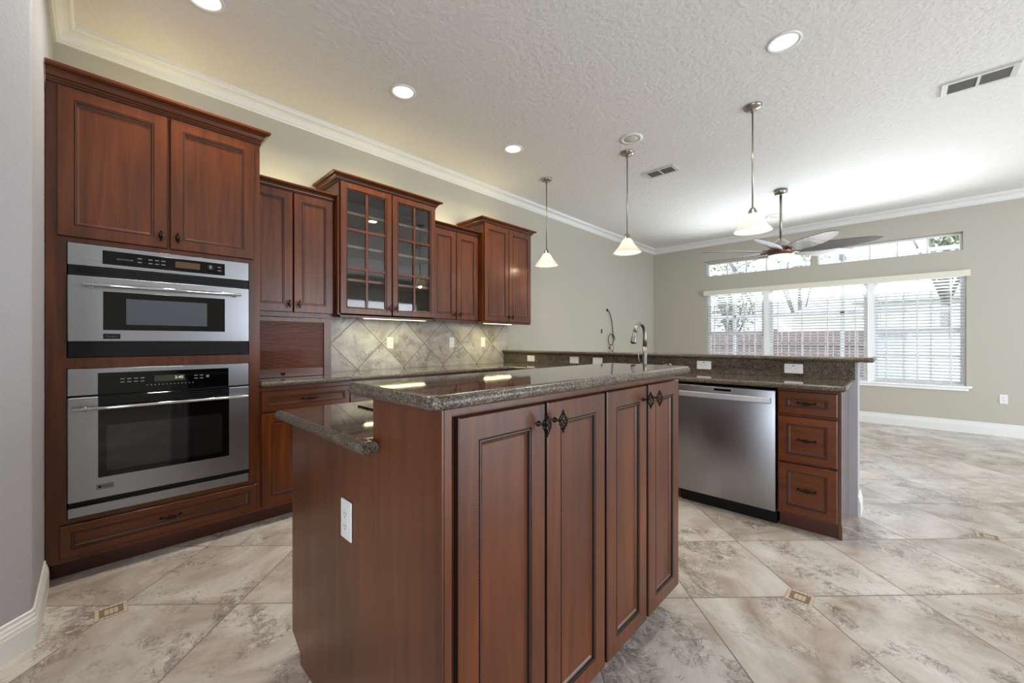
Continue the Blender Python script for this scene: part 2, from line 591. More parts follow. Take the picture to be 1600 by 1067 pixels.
    def build(self, name, parent=None, loc=(0, 0, 0), rot=(0, 0, 0)):
        me = bpy.data.meshes.new(name)
        me.from_pydata(self.v, [], self.f)
        for mn in self.mats:
            me.materials.append(MATS[mn])
        me.polygons.foreach_set('material_index', self.mi)
        me.polygons.foreach_set('use_smooth', self.sm)
        me.update()
        o = bpy.data.objects.new(name, me)
        o.location = loc
        o.rotation_euler = rot
        C.objects.link(o)
        if parent:
            o.parent = parent
        return o


def thing(name, label, cat, loc=(0, 0, 0), rotz=0.0, group=None):
    o = bpy.data.objects.new(name, None)
    o.empty_display_size = 0.1
    o.location = loc
    o.rotation_euler = (0, 0, rotz)
    C.objects.link(o)
    return tag(o, label, cat, group)


def tag(o, label, cat, group=None):
    o['label'] = label
    o['category'] = cat
    if group:
        o['group'] = group
    return o


def struct(o):
    o['kind'] = 'structure'
    return o


def dup(root, loc, rotz, label, group=None):
    r = root.copy()
    C.objects.link(r)
    r.location = loc
    r.rotation_euler = (0, 0, rotz)
    r['label'] = label
    if group:
        r['group'] = group

    def rec(a, b):
        for ch in list(a.children):
            c = ch.copy()
            C.objects.link(c)
            c.parent = b
            rec(ch, c)
    rec(root, r)
    return r


def inst(mesh_obj, parent, loc, rot=(0, 0, 0)):
    """another copy of a small part (handle) under another parent"""
    o = mesh_obj.copy()
    C.objects.link(o)
    o.parent = parent
    o.location = loc
    o.rotation_euler = rot
    return o


def text(name, s_, size, mat_, parent, loc, rot, align='CENTER', extrude=0.0004):
    cu = bpy.data.curves.new(name, 'FONT')
    cu.body = s_
    cu.size = size
    cu.extrude = extrude
    cu.align_x = align
    cu.align_y = 'CENTER'
    t = bpy.data.objects.new(name, cu)
    C.objects.link(t)
    bpy.context.view_layer.update()
    me = bpy.data.meshes.new_from_object(t.evaluated_get(bpy.context.evaluated_depsgraph_get()))
    bpy.data.objects.remove(t)
    me.materials.clear()
    me.materials.append(MATS[mat_])
    o = bpy.data.objects.new(name, me)
    o.location = loc
    o.rotation_euler = rot
    o.parent = parent
    C.objects.link(o)
    return o


# ================================================================ THE ROOM
YW, XW, CEIL, XR = 3.6, 7.95, 3.08, -0.175     # left wall, window wall, ceiling, return wall beside the oven cabinet
BX, RY = -1.72, -4.6                           # walls behind and to the right of the camera

b = MB('floor_tile')
b.box(BX - 0.2, XW + 0.2, RY - 0.2, YW + 0.2, -0.12, 0.0)
struct(b.build('floor'))
b = MB('ceiling_paint')
b.box(BX - 0.2, XW + 0.2, RY - 0.2, YW + 0.2, CEIL, CEIL + 0.15)
struct(b.build('ceiling'))
b = MB('wall_paint')
b.box(XR - 0.15, XW + 0.2, YW, YW + 0.2, 0, CEIL)
struct(b.build('wall_left'))

# window wall with its two transom lights and three windows
WY0, WY1 = -0.67, 2.566
b = MB('wall_paint')
b.box(XW, XW + 0.2, RY - 0.2, WY0, 0, CEIL)
b.box(XW, XW + 0.2, WY1, YW, 0, CEIL)
b.box(XW, XW + 0.2, WY0, WY1, 0, 0.59)
b.box(XW, XW + 0.2, WY0, WY1, 2.12, 2.415)
b.box(XW, XW + 0.2, WY0, WY1, 2.66, CEIL)
b.box(XW, XW + 0.2, WY0, -0.641, 2.415, 2.66)
b.box(XW, XW + 0.2, 0.905, 0.979, 2.415, 2.66)
struct(b.build('wall_far'))

# return wall beside the oven cabinet and the wall that runs off it at 45 degrees, rounded corner
arc = []
cxr, cyr, rr_ = XR - 0.03, 2.482, 0.03
for k in range(7):
    a = -PI / 4 * k / 6
    arc.append((cxr + rr_ * math.cos(a), cyr + rr_ * math.sin(a)))
s2 = math.sqrt(0.5)
L = (arc[-1][0] - BX) / s2
wend = (arc[-1][0] - L * s2, arc[-1][1] - L * s2)
wall_face = [(XR, YW)] + arc + [wend]
poly = wall_face + [(BX - 0.2, wend[1]), (BX - 0.2, YW + 0.0)]
b = MB('wall_paint_daylit')
b.prism(poly[::-1], 0, CEIL)
struct(b.build('wall_angled'))
yb = wend[1]
b = MB('wall_paint')
b.box(BX - 0.2, BX, RY, -2.95, 0, CEIL)
b.box(BX - 0.2, BX, -0.25, yb, 0, CEIL)
b.box(BX - 0.2, BX, -2.95, -0.25, 2.4, CEIL)
struct(b.build('wall_rear'))
b = MB('wall_paint')
b.box(BX - 0.2, 2.5, RY - 0.2, RY, 0, CEIL)
b.box(7.1, XW, RY - 0.2, RY, 0, CEIL)
b.box(2.5, 7.1, RY - 0.2, RY, 2.4, CEIL)
struct(b.build('wall_right'))

# ceiling cornice
cp = [(0, 2.98), (0.012, 2.98), (0.016, 2.99), (0.022, 2.993), (0.026, 3.0)]
for k in range(6):
    a = PI / 2 * k / 5
    cp.append((0.026 + 0.05 * (1 - math.cos(a)), 3.003 + 0.045 * math.sin(a)))
cp += [(0.08, 3.052), (0.086, 3.06), (0.086, CEIL), (0, CEIL)]
b = MB('trim_white')
b.sweep(cp, [wend] + arc[::-1] + [(XR, YW), (XW, YW), (XW, RY)])
struct(b.build('trim_1'))
# baseboards
bp = [(0, 0), (0.016, 0), (0.016, 0.085), (0.014, 0.092), (0.014, 0.1), (0.010, 0.108), (0.010, 0.116), (0.006, 0.124), (0.006, 0.136), (0, 0.14)]
b = MB('trim_white')
b.sweep(bp, [wend] + arc[::-1] + [(XR, 2.975)])
struct(b.build('baseboard_angled'))
b = MB('trim_white')
b.sweep(bp, [(3.87, YW), (XW, YW)])
struct(b.build('baseboard_left'))
b = MB('trim_white')
b.sweep([(o_, z * 1.12) for o_, z in bp], [(XW, YW - 0.02), (XW, RY)])
struct(b.build('baseboard_far'))

# mosaic insets let into the floor where the tiles meet
for i, (mx_, my_) in enumerate(((2.285, 0.324), (0.046, 2.518), (3.802, -0.413))):
    b = MB('mosaic_light', 'mosaic_dark', 'grout_strip')
    q = 0.0525
    b.box(mx_ - q, mx_ + q, my_ - q, my_ + q, 0.0, 0.0008, 2)
    for ix in range(7):
        for iy in range(7):
            s_ = 2 * q / 7
            e = 0.0009
            ring = max(abs(ix - 3), abs(iy - 3))
            x_, y_ = mx_ - q + ix * s_, my_ - q + iy * s_
            b.box(x_ + e, x_ + s_ - e, y_ + e, y_ + s_ - e, 0.0004, 0.0016, 1 if ring == 2 else 0)
    struct(b.build('trim_%d' % (i + 5)))

# tiled wall behind the worktop
b = MB('splash_tile', 'grout_strip')
b.box(0.736, 3.655, 3.588, 3.6, 0.935, 1.42)
struct(b.build('trim_2'))

# half wall of the breakfast bar with its baseboard and the stone facing above the worktop
b = MB('wall_paint_daylit')
b.box(3.602, 3.80, 0.187, 3.598, 0, 1.058)
b.prism([(3.80, 0.187), (3.80, 0.23), (3.86, 0.23), (3.86, 0.187)][::-1], 0.98, 1.058)
struct(b.build('wall_bar'))
b = MB('trim_white')
b.sweep(bp, [(3.60, 0.187), (3.80, 0.187), (3.80, 3.598)])
struct(b.build('baseboard_bar'))
b = MB('granite')
b.box(3.58, 3.6, 0.2, 3.587, 0.9362, 1.058)
struct(b.build('trim_3'))

# ---------------------------------------------------------------- windows
def window(name, y0, y1, z0, z1, cols, rows, rail=None, fw=0.045, picture=False):
    x0, x1 = XW + 0.085, XW + 0.135
    b = MB('window_white')
    b.box(x0, x1, y0, y0 + fw, z0, z1)
    b.box(x0, x1, y1 - fw, y1, z0, z1)
    b.box(x0, x1, y0 + fw, y1 - fw, z0, z0 + fw)
    b.box(x0, x1, y0 + fw, y1 - fw, z1 - fw, z1)
    o = struct(b.build(name))
    g = MB('window_white')
    sashes = [(z0 + fw, z1 - fw)]
    if rail:
        g.box(x0, x1, y0 + fw, y1 - fw, rail - 0.028, rail + 0.028)
        sashes = [(z0 + fw, rail - 0.028), (rail + 0.028, z1 - fw)]
    for k in range(1, cols):
        yc = y0 + fw + (y1 - y0 - 2 * fw) * k / cols
        g.box(x0 + 0.012, x0 + 0.036, yc - 0.011, yc + 0.011, z0 + fw, z1 - fw)
    for a, c in sashes:
        for k in range(1, rows):
            zc = a + (c - a) * k / rows
            g.box(x0 + 0.013, x0 + 0.035, y0 + fw, y1 - fw, zc - 0.011, zc + 0.011)
    if g.v:
        g.build('muntin_grid', o)
    p_ = MB('clear_glass')
    p_.box(x0 + 0.022, x0 + 0.026, y0 + fw, y1 - fw, z0 + fw, z1 - fw)
    p_.build('pane', o)
    return o


window('window_1', 1.64, 2.566, 0.61, 2.12, 3, 2, rail=1.36)
window('window_2', 0.305, 1.57, 0.61, 2.12, 1, 1)
window('window_3', -0.67, 0.235, 0.61, 2.12, 3, 2, rail=1.36)
window('window_4', 0.979, 2.566, 2.415, 2.66, 5, 1, fw=0.02)
window('window_5', -0.641, 0.905, 2.415, 2.66, 5, 1, fw=0.02)
# posts between the windows, sill board and apron
b = MB('window_white')
b.box(XW + 0.03, XW + 0.2, 1.57, 1.64, 0.61, 2.12)
b.box(XW + 0.03, XW + 0.2, 0.235, 0.305, 0.61, 2.12)
b.box(XW - 0.05, XW + 0.2, -0.72, 2.62, 0.585, 0.61, bev=0.005)
b.box(XW - 0.02, XW + 0.0, -0.69, 2.59, 0.545, 0.585, bev=0.004)
struct(b.build('trim_4'))

# valance board over the three blinds
b = MB('valance_white')
b.box(XW - 0.07, XW - 0.055, -0.70, 2.60, 2.055, 2.14, bev=0.003)
b.box(XW - 0.055, XW - 0.001, -0.70, -0.688, 2.055, 2.14)
b.box(XW - 0.055, XW - 0.001, 2.588, 2.60, 2.055, 2.14)
tag(b.build('blind_valance'), 'white valance board over the three slatted blinds', 'valance')


def blind(y0, y1, label):
    t = thing('window_blind', label, 'blind', (XW + 0.04, y0, 0.612), 0, 'slatted window blinds')
    w = y1 - y0
    b = MB('blind_white')
    b.box(-0.028, 0.028, 0, w, 1.445, 1.50)
    b.build('head_rail', t)
    b = MB('blind_white')
    n = 32
    tilt = math.radians(-17)
    for k in range(n):
        z = 0.045 + k * 0.0442
        dx, dz = 0.025 * math.cos(tilt), 0.025 * math.sin(tilt)
        t_ = 0.0014
        b.add([(-dx, 0, z - dz - t_), (dx, 0, z + dz - t_), (dx, w, z + dz - t_), (-dx, w, z - dz - t_),
               (-dx, 0, z - dz + t_), (dx, 0, z + dz + t_), (dx, w, z + dz + t_), (-dx, w, z - dz + t_)],
              [(0, 3, 2, 1), (4, 5, 6, 7), (0, 1, 5, 4), (2, 3, 7, 6), (1, 2, 6, 5), (3, 0, 4, 7)])
    b.build('slats', t)
    b = MB('blind_white')
    b.box(-0.027, 0.027, 0, w, 0.0, 0.018, bev=0.003)
    b.build('bottom_rail', t)
    nt_ = max(2, int(w / 0.33) + 1)
    for k in range(nt_):
        yc = 0.12 + (w - 0.24) * k / (nt_ - 1)
        b = MB('blind_white')
        b.box(-0.0295, -0.0285, yc - 0.009, yc + 0.009, 0.01, 1.46)
        b.build('ladder_tape', t)
    b = MB('blind_white')
    b.tube([(-0.036, w - 0.06, 1.45), (-0.036, w - 0.06, 0.75)], 0.004, 6)
    b.build('tilt_wand', t)
    return t


blind(1.655, 2.55, 'white slatted blind on the divided window nearest the hanging wires')
blind(0.32, 1.555, 'white slatted blind on the wide middle window with the brown fence outside')
blind(-0.655, 0.22, 'white slatted blind on the divided window above the wall outlet')

# ================================================================ CABINETRY
HANDLE = {}


def birdcage_mesh(horizontal=False):
    """twisted-wire spindle drawn along z (or along x when horizontal)"""
    b = MB('dark_bronze')
    H_ = 0.05 if not horizontal else 0.044
    R_ = 0.0105 if not horizontal else 0.008
    for w_ in range(6):
        pts = []
        for k in range(13):
            t = k / 12
            a = 2 * PI * (w_ / 6 + 0.55 * t)
            r_ = R_ * (math.sin(PI * min(0.97, max(0.03, t))) ** 0.9) + 0.001
            zz = (t - 0.5) * H_
            if horizontal:
                pts.append((zz, r_ * math.cos(a) - 0.026, r_ * math.sin(a)))
            else:
                pts.append((r_ * math.cos(a), r_ * math.sin(a) - 0.03, zz))
        b.tube(pts, 0.0016, 5)
    if not horizontal:
        for sgn in (-1, 1):
            b.tube([(0, -0.03, sgn * 0.022), (0, -0.03, sgn * 0.027), (0, -0.03, sgn * 0.033)], [0.0035, 0.004, 0.001], 8)
        b.tube([(0, 0, 0), (0, -0.002, 0), (0, -0.003, 0), (0, -0.022, 0)], [0.008, 0.008, 0.0035, 0.003], 10)
    else:
        for sgn in (-1, 1):
            b.tube([(sgn * 0.02, -0.026, 0), (sgn * 0.046, -0.026, 0.0), (sgn * 0.052, -0.027, 0)], [0.0035, 0.0036, 0.002], 8)
            b.tube([(sgn * 0.042, 0, 0), (sgn * 0.042, -0.003, 0), (sgn * 0.042, -0.004, 0), (sgn * 0.042, -0.026, 0)], [0.0075, 0.0075, 0.0036, 0.0036], 10)
    return b


def knob(parent, x, y, z):
    if 'knob' not in HANDLE:
        HANDLE['knob'] = birdcage_mesh().build('birdcage_knob', parent, (x, y, z))
        return HANDLE['knob']
    return inst(HANDLE['knob'], parent, (x, y, z))


def pull(parent, x, y, z):
    if 'pull' not in HANDLE:
        HANDLE['pull'] = birdcage_mesh(True).build('bar_pull', parent, (x, y, z))
        return HANDLE['pull']
    return inst(HANDLE['pull'], parent, (x, y, z))


DT = 0.02   # door thickness


def door(parent, x, z, w, h_, fw=0.056, rope=False, name='door', across=False, knob_at=None, pull_at=None, y=0.0):
    b = MB('wood_across' if across else 'wood', 'glaze_and_gap_shade', 'rope_bead' if rope else 'wood')
    R_ = [(0, 0.0, 0), (0, DT - 0.004, 1), (0.003, DT, 0), (fw, DT, 0), (fw + 0.0008, DT - 0.004, 1), (fw + 0.0026, DT - 0.004, 1),  # outer sides darkened as well, painted shade for the gaps between doors
          (fw + 0.0034, DT, 2), (fw + 0.0078, DT, 2), (fw + 0.0086, DT - 0.006, 1), (fw + 0.0122, DT - 0.007, 1), (fw + 0.019, DT - 0.010, 0)]
    b.rings(w, h_, R_, 0)
    o = b.build(name, parent, (x, y, z))
    if knob_at:
        knob(o, knob_at[0], -DT, knob_at[1])
    if pull_at:
        pull(o, pull_at[0], -(DT - 0.011), pull_at[1])
    return o


def door_pair(parent, xs, z0, z1, kz, **kw):
    """xs = (x0, x1, x2, x3): two doors, knobs towards the middle at height kz above the bottom of the doors"""
    door(parent, xs[0], z0, xs[1] - xs[0], z1 - z0, knob_at=(xs[1] - xs[0] - 0.03, kz), **kw)
    door(parent, xs[2], z0, xs[3] - xs[2], z1 - z0, knob_at=(0.03, kz), **kw)


def cab_crown(parent, path, z0, z1, out):
    hgt = z1 - z0
    pr = [(-0.004, z0), (0.005, z0), (0.005, z0 + 0.08 * hgt), (0.010, z0 + 0.14 * hgt), (0.010, z0 + 0.24 * hgt), (0.016, z0 + 0.28 * hgt)]
    for k in range(6):
        a = PI / 2 * k / 5
        pr.append((0.018 + (out - 0.026) * (1 - math.cos(a)), z0 + hgt * (0.30 + 0.42 * math.sin(a))))
    pr += [(out - 0.004, z0 + 0.78 * hgt), (out, z0 + 0.84 * hgt), (out, z1), (-0.004, z1)]
    b = MB('wood_across', 'glaze_and_gap_shade')
    b.sweep(pr, path)
    b.sweep([(0.001, z0 - 0.006), (0.0045, z0 - 0.006), (0.0045, z0), (0.001, z0)], path, 1)
    return b.build('crown_moulding', parent)


# --- tall oven cabinet -------------------------------------------------
oc = thing('oven_cabinet', 'tall dark cherry cabinet that holds the two built-in ovens', 'cabinet', (-0.172, 2.98, 0))
W = 0.907
b = MB('wood', 'wood_shadow')
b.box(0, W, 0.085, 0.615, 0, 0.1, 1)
b.box(0, W, 0, 0.615, 0.1, 0.312)
b.box(0, 0.069, 0, 0.615, 0.312, 2.48)
b.box(0.848, W, 0, 0.615, 0.312, 2.48)
b.box(0.069, 0.848, 0, 0.615, 1.064, 1.117)
b.box(0.069, 0.848, 0, 0.615, 1.70, 2.48)
b.box(0.069, 0.848, 0.56, 0.615, 0.312, 1.70)
b.build('carcass', oc)
door_pair(oc, (0.038, 0.45, 0.462, 0.872), 1.724, 2.464, 0.062, fw=0.056)
door(oc, 0.046, 0.125, 0.84, 0.16, fw=0.038, name='drawer', across=True, pull_at=(0.42, 0.085))
cab_crown(oc, [(0.0, 0.0), (W, 0.0), (W, 0.61)], 2.478, 2.556, 0.052)

# --- base cabinets along the left wall --------------------------------
def base_cab(label, x0, x1, yf, drawers=True, two=False, group='base cabinets along the left wall'):
    t = thing('base_cabinet', label, 'cabinet', (x0, yf, 0), 0, group)
    w = x1 - x0
    d = 3.598 - yf
    b = MB('wood', 'wood_shadow')
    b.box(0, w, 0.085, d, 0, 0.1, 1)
    b.box(0, w, 0, d, 0.1, 0.898)
    b.build('carcass', t)
    if two:
        door_pair(t, (0.012, w / 2 - 0.006, w / 2 + 0.006, w - 0.012), 0.125, 0.725, 0.54)
    else:
        door(t, 0.004, 0.125, w - 0.03, 0.6, knob_at=(w - 0.06, 0.54))
    door(t, 0.004, 0.738, w - 0.012, 0.135, fw=0.034, name='drawer', across=True, pull_at=(w / 2, 0.067))
    return t


base_cab('single-door base cabinet with one drawer, right beside the tall oven cabinet', 0.737, 1.327, 2.98)
base_cab('two-door base cabinet under the worktop below the glass-door cupboard', 1.329, 2.13, 3.0, two=True)
base_cab('corner base cabinet under the worktop below the narrow wall cupboard', 2.132, 3.028, 3.0, two=True)

# --- appliance garage with tambour shutter ----------------------------
ag = thing('appliance_garage', 'appliance garage with ribbed tambour shutter standing on the granite worktop', 'cabinet', (0.739, 3.25, 0.9362))
b = MB('wood')
b.box(0, 0.04, 0, 0.336, 0, 0.442)
b.box(0.505, 0.56, 0, 0.336, 0, 0.442)
b.box(0.04, 0.505, 0, 0.336, 0.412, 0.442)
b.box(0.04, 0.505, 0.32, 0.336, 0, 0.412)
b.build('frame', ag)
b = MB('wood_slat', 'wood_shadow')
n = 32
for k in range(n):
    z0, z1 = 0.062 + k * 0.0109, 0.062 + (k + 1) * 0.0109
    zc = (z0 + z1) / 2
    prof = [(0.04, 0.020, z0), (0.04, 0.016, z0 + 0.0015), (0.04, 0.0125, zc - 0.0015), (0.04, 0.0125, zc + 0.0015), (0.04, 0.016, z1 - 0.0015), (0.04, 0.020, z1)]
    vs_ = prof + [(0.505, y_, z_) for _, y_, z_ in prof]
    b.add(vs_, [(i, 6 + i, 7 + i, i + 1) for i in range(5)], 0)
b.box(0.04, 0.505, 0.022, 0.03, 0.06, 0.412, 1)
b.build('tambour_shutter', ag)
b = MB('wood_across')
b.box(0.04, 0.505, 0.012, 0.028, 0.0, 0.062, bev=0.002)
lr = b.build('lift_rail', ag)
b = MB('dark_bronze', 'wood')
b.lathe([(0.0165, 0.0), (0.0165, -0.002), (0.009, -0.004)], n=20, axis='y', mi=1)
b.lathe([(0.005, -0.002), (0.006, -0.012), (0.009, -0.02), (0.006, -0.026), (0.0, -0.027)], n=16, axis='y')
b.build('knob', lr, (0.215, 0.012, 0.028))

# --- wall cupboards ----------------------------------------------------
def upper(label, x0, x1, yf, z0, z1, zc, doors, kz, dz=(0.04, None), crown_path='front', glass=False, kw_=None):
    t = thing('wall_cabinet', label, 'cabinet', (x0, yf, z0), 0, 'wall cupboards over the worktop')
    w, d, h_ = x1 - x0, 3.586 - yf, z1 - z0
    b = MB('wood', 'cabinet_inside')
    if not glass:
        b.box(0, w, 0, d, 0.016, h_)
        b.box(0.0, w, 0.0, 0.018, 0, 0.016)
    else:
        b.box(0, 0.02, 0, d, 0.0, h_)
        b.box(w - 0.02, w, 0, d, 0.0, h_)
        b.box(0.02, w - 0.02, 0, d, 0.016, 0.036)
        b.box(0.02, w - 0.02, 0, d, h_ - 0.02, h_)
        b.box(0.02, w - 0.02, d - 0.012, d, 0.036, h_ - 0.02, 1)
        b.box(0.0, w, 0.0, 0.018, 0, 0.016)
        b.box(0.02, w - 0.02, 0.0, 0.018, 0.016, 0.05)
        b.box(0.02, w - 0.02, 0.0, 0.018, h_ - 0.05, h_)
        b.box(w / 2 - 0.018, w / 2 + 0.018, 0.0, 0.018, 0.05, h_ - 0.05)
    b.build('carcass', t)
    if crown_path == 'front':
        path = [(0.002, 0), (w - 0.002, 0)]
    else:
        path = [(0, d), (0, 0), (w, 0), (w, d)]
    cab_crown(t, path, zc[0] - z0, zc[1] - z0, 0.055)
    return t


u1 = upper('short two-door wall cupboard directly above the tambour appliance garage', 0.738, 1.328, 3.27, 1.385, 2.335, None or (2.315, 2.372), None, None)
door_pair(u1, (0.004, 0.279, 0.288, 0.577), 0.035, 0.93, 0.06)
u2 = upper('deep wall cupboard with two glazed grid doors over the worktop', 1.330, 2.262, 3.2, 1.398, 2.49, (2.478, 2.54), None, None, crown_path='all', glass=True)
u3 = upper('narrow two-door wall cupboard between the glazed cupboard and the end cupboard', 2.264, 2.874, 3.27, 1.40, 2.35, (2.325, 2.376), None, None)
door_pair(u3, (0.004, 0.292, 0.3, 0.588), 0.026, 0.92, 0.05)
u4 = upper('taller two-door wall cupboard at the end of the run, beside bare wall', 2.876, 3.652, 3.2, 1.398, 2.49, (2.472, 2.532), None, None, crown_path='all')
door_pair(u4, (0.012, 0.382, 0.39, 0.764), 0.024, 1.08, 0.055)

# glazed doors
GW0, GW1, GZ0, GZ1 = (0.014, 0.461), (0.471, 0.918), 0.026, 1.084
for i, (xa, xb) in enumerate((GW0, GW1)):
    w, h_ = xb - xa, GZ1 - GZ0
    fw = 0.058
    b = MB('wood', 'glaze_and_gap_shade')
    b.rings(w, h_, [(0, 0.0, 0), (0, DT - 0.004, 1), (0.003, DT, 0), (fw - 0.012, DT, 0), (fw - 0.0105, DT - 0.004, 1), (fw - 0.008, DT - 0.004, 1), (fw - 0.006, DT - 0.002, 0),  # outer sides carry the painted gap shade, inner groove is glaze
                    (fw, DT - 0.006, 0), (fw, 0.0, 0), (0, 0.0, 0)], None)
    dr = b.build('door', u2, (xa, 0, GZ0))
    b = MB('wood')
    xm = w / 2
    b.box(xm - 0.011, xm + 0.011, -0.013, -0.005, fw, h_ - fw, bev=0.002)
    for k in (1, 2):
        zm = fw + (h_ - 2 * fw) * k / 3
        b.box(fw, w - fw, -0.0132, -0.005, zm - 0.011, zm + 0.011, bev=0.002)
    b.build('muntin_grid', dr)
    b = MB('clear_glass')
    b.box(fw, w - fw, -0.004, -0.001, fw, h_ - fw)
    b.build('pane', dr)
    knob(dr, w - 0.028 if i == 0 else 0.028, -DT, 0.062)
for k in range(3):
    zz = 0.30 + k * 0.275
    b = MB('shelf_edge')
    b.box(0.022, 0.908, 0.03, 0.36, zz, zz + 0.019)
    b.build('shelf', u2)


# under-cupboard light strips
def strip(x0, x1, y, z, label):
    t = thing('under_cabinet_light', label, 'lamp', ((x0 + x1) / 2, y, z), 0, 'light strips under the wall cupboards')
    w = (x1 - x0) / 2
    b = MB('white_plastic')
    b.box(-w, w, -0.03, 0.03, 0.004, 0.0155)
    b.build('housing', t)
    b = MB('strip_lens')
    b.box(-w + 0.012, w - 0.012, -0.022, 0.022, 0.0, 0.004)
    b.build('lens', t)
    area_light('strip_glow', (0, 0, -0.004), (0, 0, 0), 2 * w - 0.04, 0.04, 2.6, (1.0, 0.93, 0.40), t)


# warm lamps lying on top of the cupboards, behind their cornices, that wash the wall and ceiling
for x_, z_, w_, e_ in ((0.25, 2.575, 0.5, 1.3), (1.03, 2.40, 0.4, 0.9), (1.8, 2.56, 0.6, 1.0), (2.57, 2.40, 0.4, 1.1), (3.25, 2.56, 0.5, 1.0)):
    area_light('cupboard_top_glow', (x_, 3.46, z_), (PI, 0, 0), w_, 0.05, e_, (1.0, 0.86, 0.42))
strip(1.60, 2.24, 3.33, 1.398, 'lit light strip under the glazed wall cupboard')
strip(2.98, 3.42, 3.30, 1.398, 'lit light strip under the cupboard at the end of the run')

# ================================================================ OVENS
sp = thing('speed_oven', 'upper built-in stainless oven with control panel and black vents', 'oven', (-0.1, 2.965, 1.1205))
WO = 0.771
b = MB('black_plastic')
b.box(0.004, WO - 0.004, 0.016, 0.5, 0.0, 0.574)
b.build('housing', sp)
b = MB('steel')
b.box(0, WO, 0, 0.015, 0.464, 0.576, bev=0.002)
pn = b.build('fascia', sp)
b = MB('black_glass')
b.box(0.122, 0.645, -0.003, -0.0002, 0.482, 0.553, bev=0.001)
pn = b.build('control_panel', sp)
b = MB('amber_display')
b.box(0.412, 0.524, -0.0036, -0.0031, 0.502, 0.537)
b.build('display', pn)
text('lettering', 'ADVANTIUM', 0.011, 'key_print', pn, (0.205, -0.0034, 0.514), (PI / 2, 0, 0))
for gx, nx in ((0.255, 1), (0.298, 3), (0.609, 1)):
    b = MB('key_print')
    for k in range(nx):
        for q in (0.506, 0.526):
            b.box(gx + k * 0.027, gx + k * 0.027 + 0.017, -0.0036, -0.0031, q, q + 0.005)
    b.build('keypad', pn)
b = MB('black_plastic', 'key_print')
b.lathe([(0.019, -0.003), (0.018, -0.013), (0.016, -0.0145), (0, -0.0145)], 0.572, 0.519, 24, axis='y')
b.box(0.5665, 0.5775, -0.0152, -0.0146, 0.514, 0.532, 1)
b.build('dial', pn)
for nm, z0, z1 in (('upper_vent', 0.413, 0.462), ('lower_vent', 0.0, 0.074)):
    b = MB('black_plastic', 'black_slot')
    b.box(0.002, WO - 0.002, 0.006, 0.015, z0, z1)
    n = 3
    for k in range(n):
        za = z0 + (z1 - z0) * (k + 0.18) / n
        b.box(0.03, WO - 0.03, -0.001, 0.006, za + 0.002, za + (z1 - z0) * 0.5 / n, 0)
    b.build(nm, sp)
b = MB('steel')
b.box(0, WO, -0.008, 0.015, 0.08, 0.412, bev=0.003)
dr = b.build('oven_door', sp)
b = MB('black_glass')
b.box(0.124, 0.644, -0.0105, -0.0078, 0.139, 0.339, bev=0.001)
wd = b.build('window', dr)
b = MB('oven_mesh')
b.box(0.21, 0.556, -0.0112, -0.0106, 0.169, 0.306)
b.build('screen', wd)


def bar_handle(parent, x0, x1, y, z, so, r_=0.009):
    b = MB('chrome')
    b.tube([(x0, y, z), (x0 + 0.001, y, z), (x1 - 0.001, y, z), (x1, y, z)], [r_ * 0.9, r_, r_, r_ * 0.9], 16)
    for xx in (x0 + so, x1 - so):
        b.tube([(xx, y, z), (xx, y + 0.035, z - 0.004)], 0.0065, 12)
        b.lathe([(0.012, y + 0.0335), (0.012, y + 0.0365)], xx, z - 0.004, 16, axis='y')
    return b.build('bar_handle', parent)


bar_handle(dr, 0.051, 0.72, -0.045, 0.367, 0.03)
b = MB('black_plastic')
b.box(0.124, 0.188, -0.011, -0.008, 0.093, 0.12, bev=0.001)
bd = b.build('badge', dr)
text('lettering', 'Monogram', 0.0105, 'badge_metal', bd, (0.156, -0.0112, 0.1065), (PI / 2, 0, 0))

wo = thing('wall_oven', 'lower built-in stainless oven with large black window', 'oven', (-0.1, 2.965, 0.3145))
b = MB('black_plastic')
b.box(0.004, WO - 0.004, 0.016, 0.5, 0.002, 0.744)
b.build('housing', wo)
b = MB('steel')
b.box(0, WO, 0, 0.015, 0.612, 0.747, bev=0.002)
b.build('fascia', wo)
b = MB('black_glass')
b.box(0.105, 0.664, -0.003, -0.0002, 0.612, 0.723, bev=0.001)
pn = b.build('control_panel', wo)
b = MB('green_display')
b.box(0.322, 0.455, -0.0036, -0.0031, 0.664, 0.697)
b.build('display', pn)
text('clock', '2:40', 0.022, 'clock_digits', pn, (0.428, -0.004, 0.682), (PI / 2, 0, 0))
for x0, nx in ((0.188, 4), (0.497, 2)):
    b = MB('key_print')
    for k in range(nx):
        for q in (0.668, 0.685):
            b.box(x0 + k * 0.026, x0 + k * 0.026 + 0.016, -0.0036, -0.0031, q, q + 0.005)
    b.build('keypad', pn)
b = MB('key_print')
for k in range(13):
    b.box(0.29 + k * 0.0165, 0.29 + k * 0.0165 + 0.006, -0.0036, -0.0031, 0.645, 0.649)
b.build('number_keys', pn)
b = MB('key_print')
b.lathe([(0.008, -0.0031), (0.008, -0.0037)], 0.56, 0.679, 16, axis='y')
b.build('start_key', pn)
b = MB('steel')
b.box(0, WO, -0.01, 0.015, 0.078, 0.602, bev=0.003)
dr = b.build('oven_door', wo)
b = MB('black_glass')
b.box(0.106, 0.665, -0.0125, -0.0098, 0.185, 0.604, bev=0.001)
wd = b.build('window', dr)
b = MB('oven_window')
b.box(0.137, 0.63, -0.0132, -0.0126, 0.215, 0.45)
b.build('screen', wd)
b = MB('black_plastic')
for k in range(5):
    b.box(0.108, 0.663, -0.016, -0.0126, 0.545 + k * 0.011, 0.551 + k * 0.011)
b.build('vent_louvre', dr)
bar_handle(dr, 0.014, 0.757, -0.047, 0.546, 0.045)
b = MB('badge_metal')
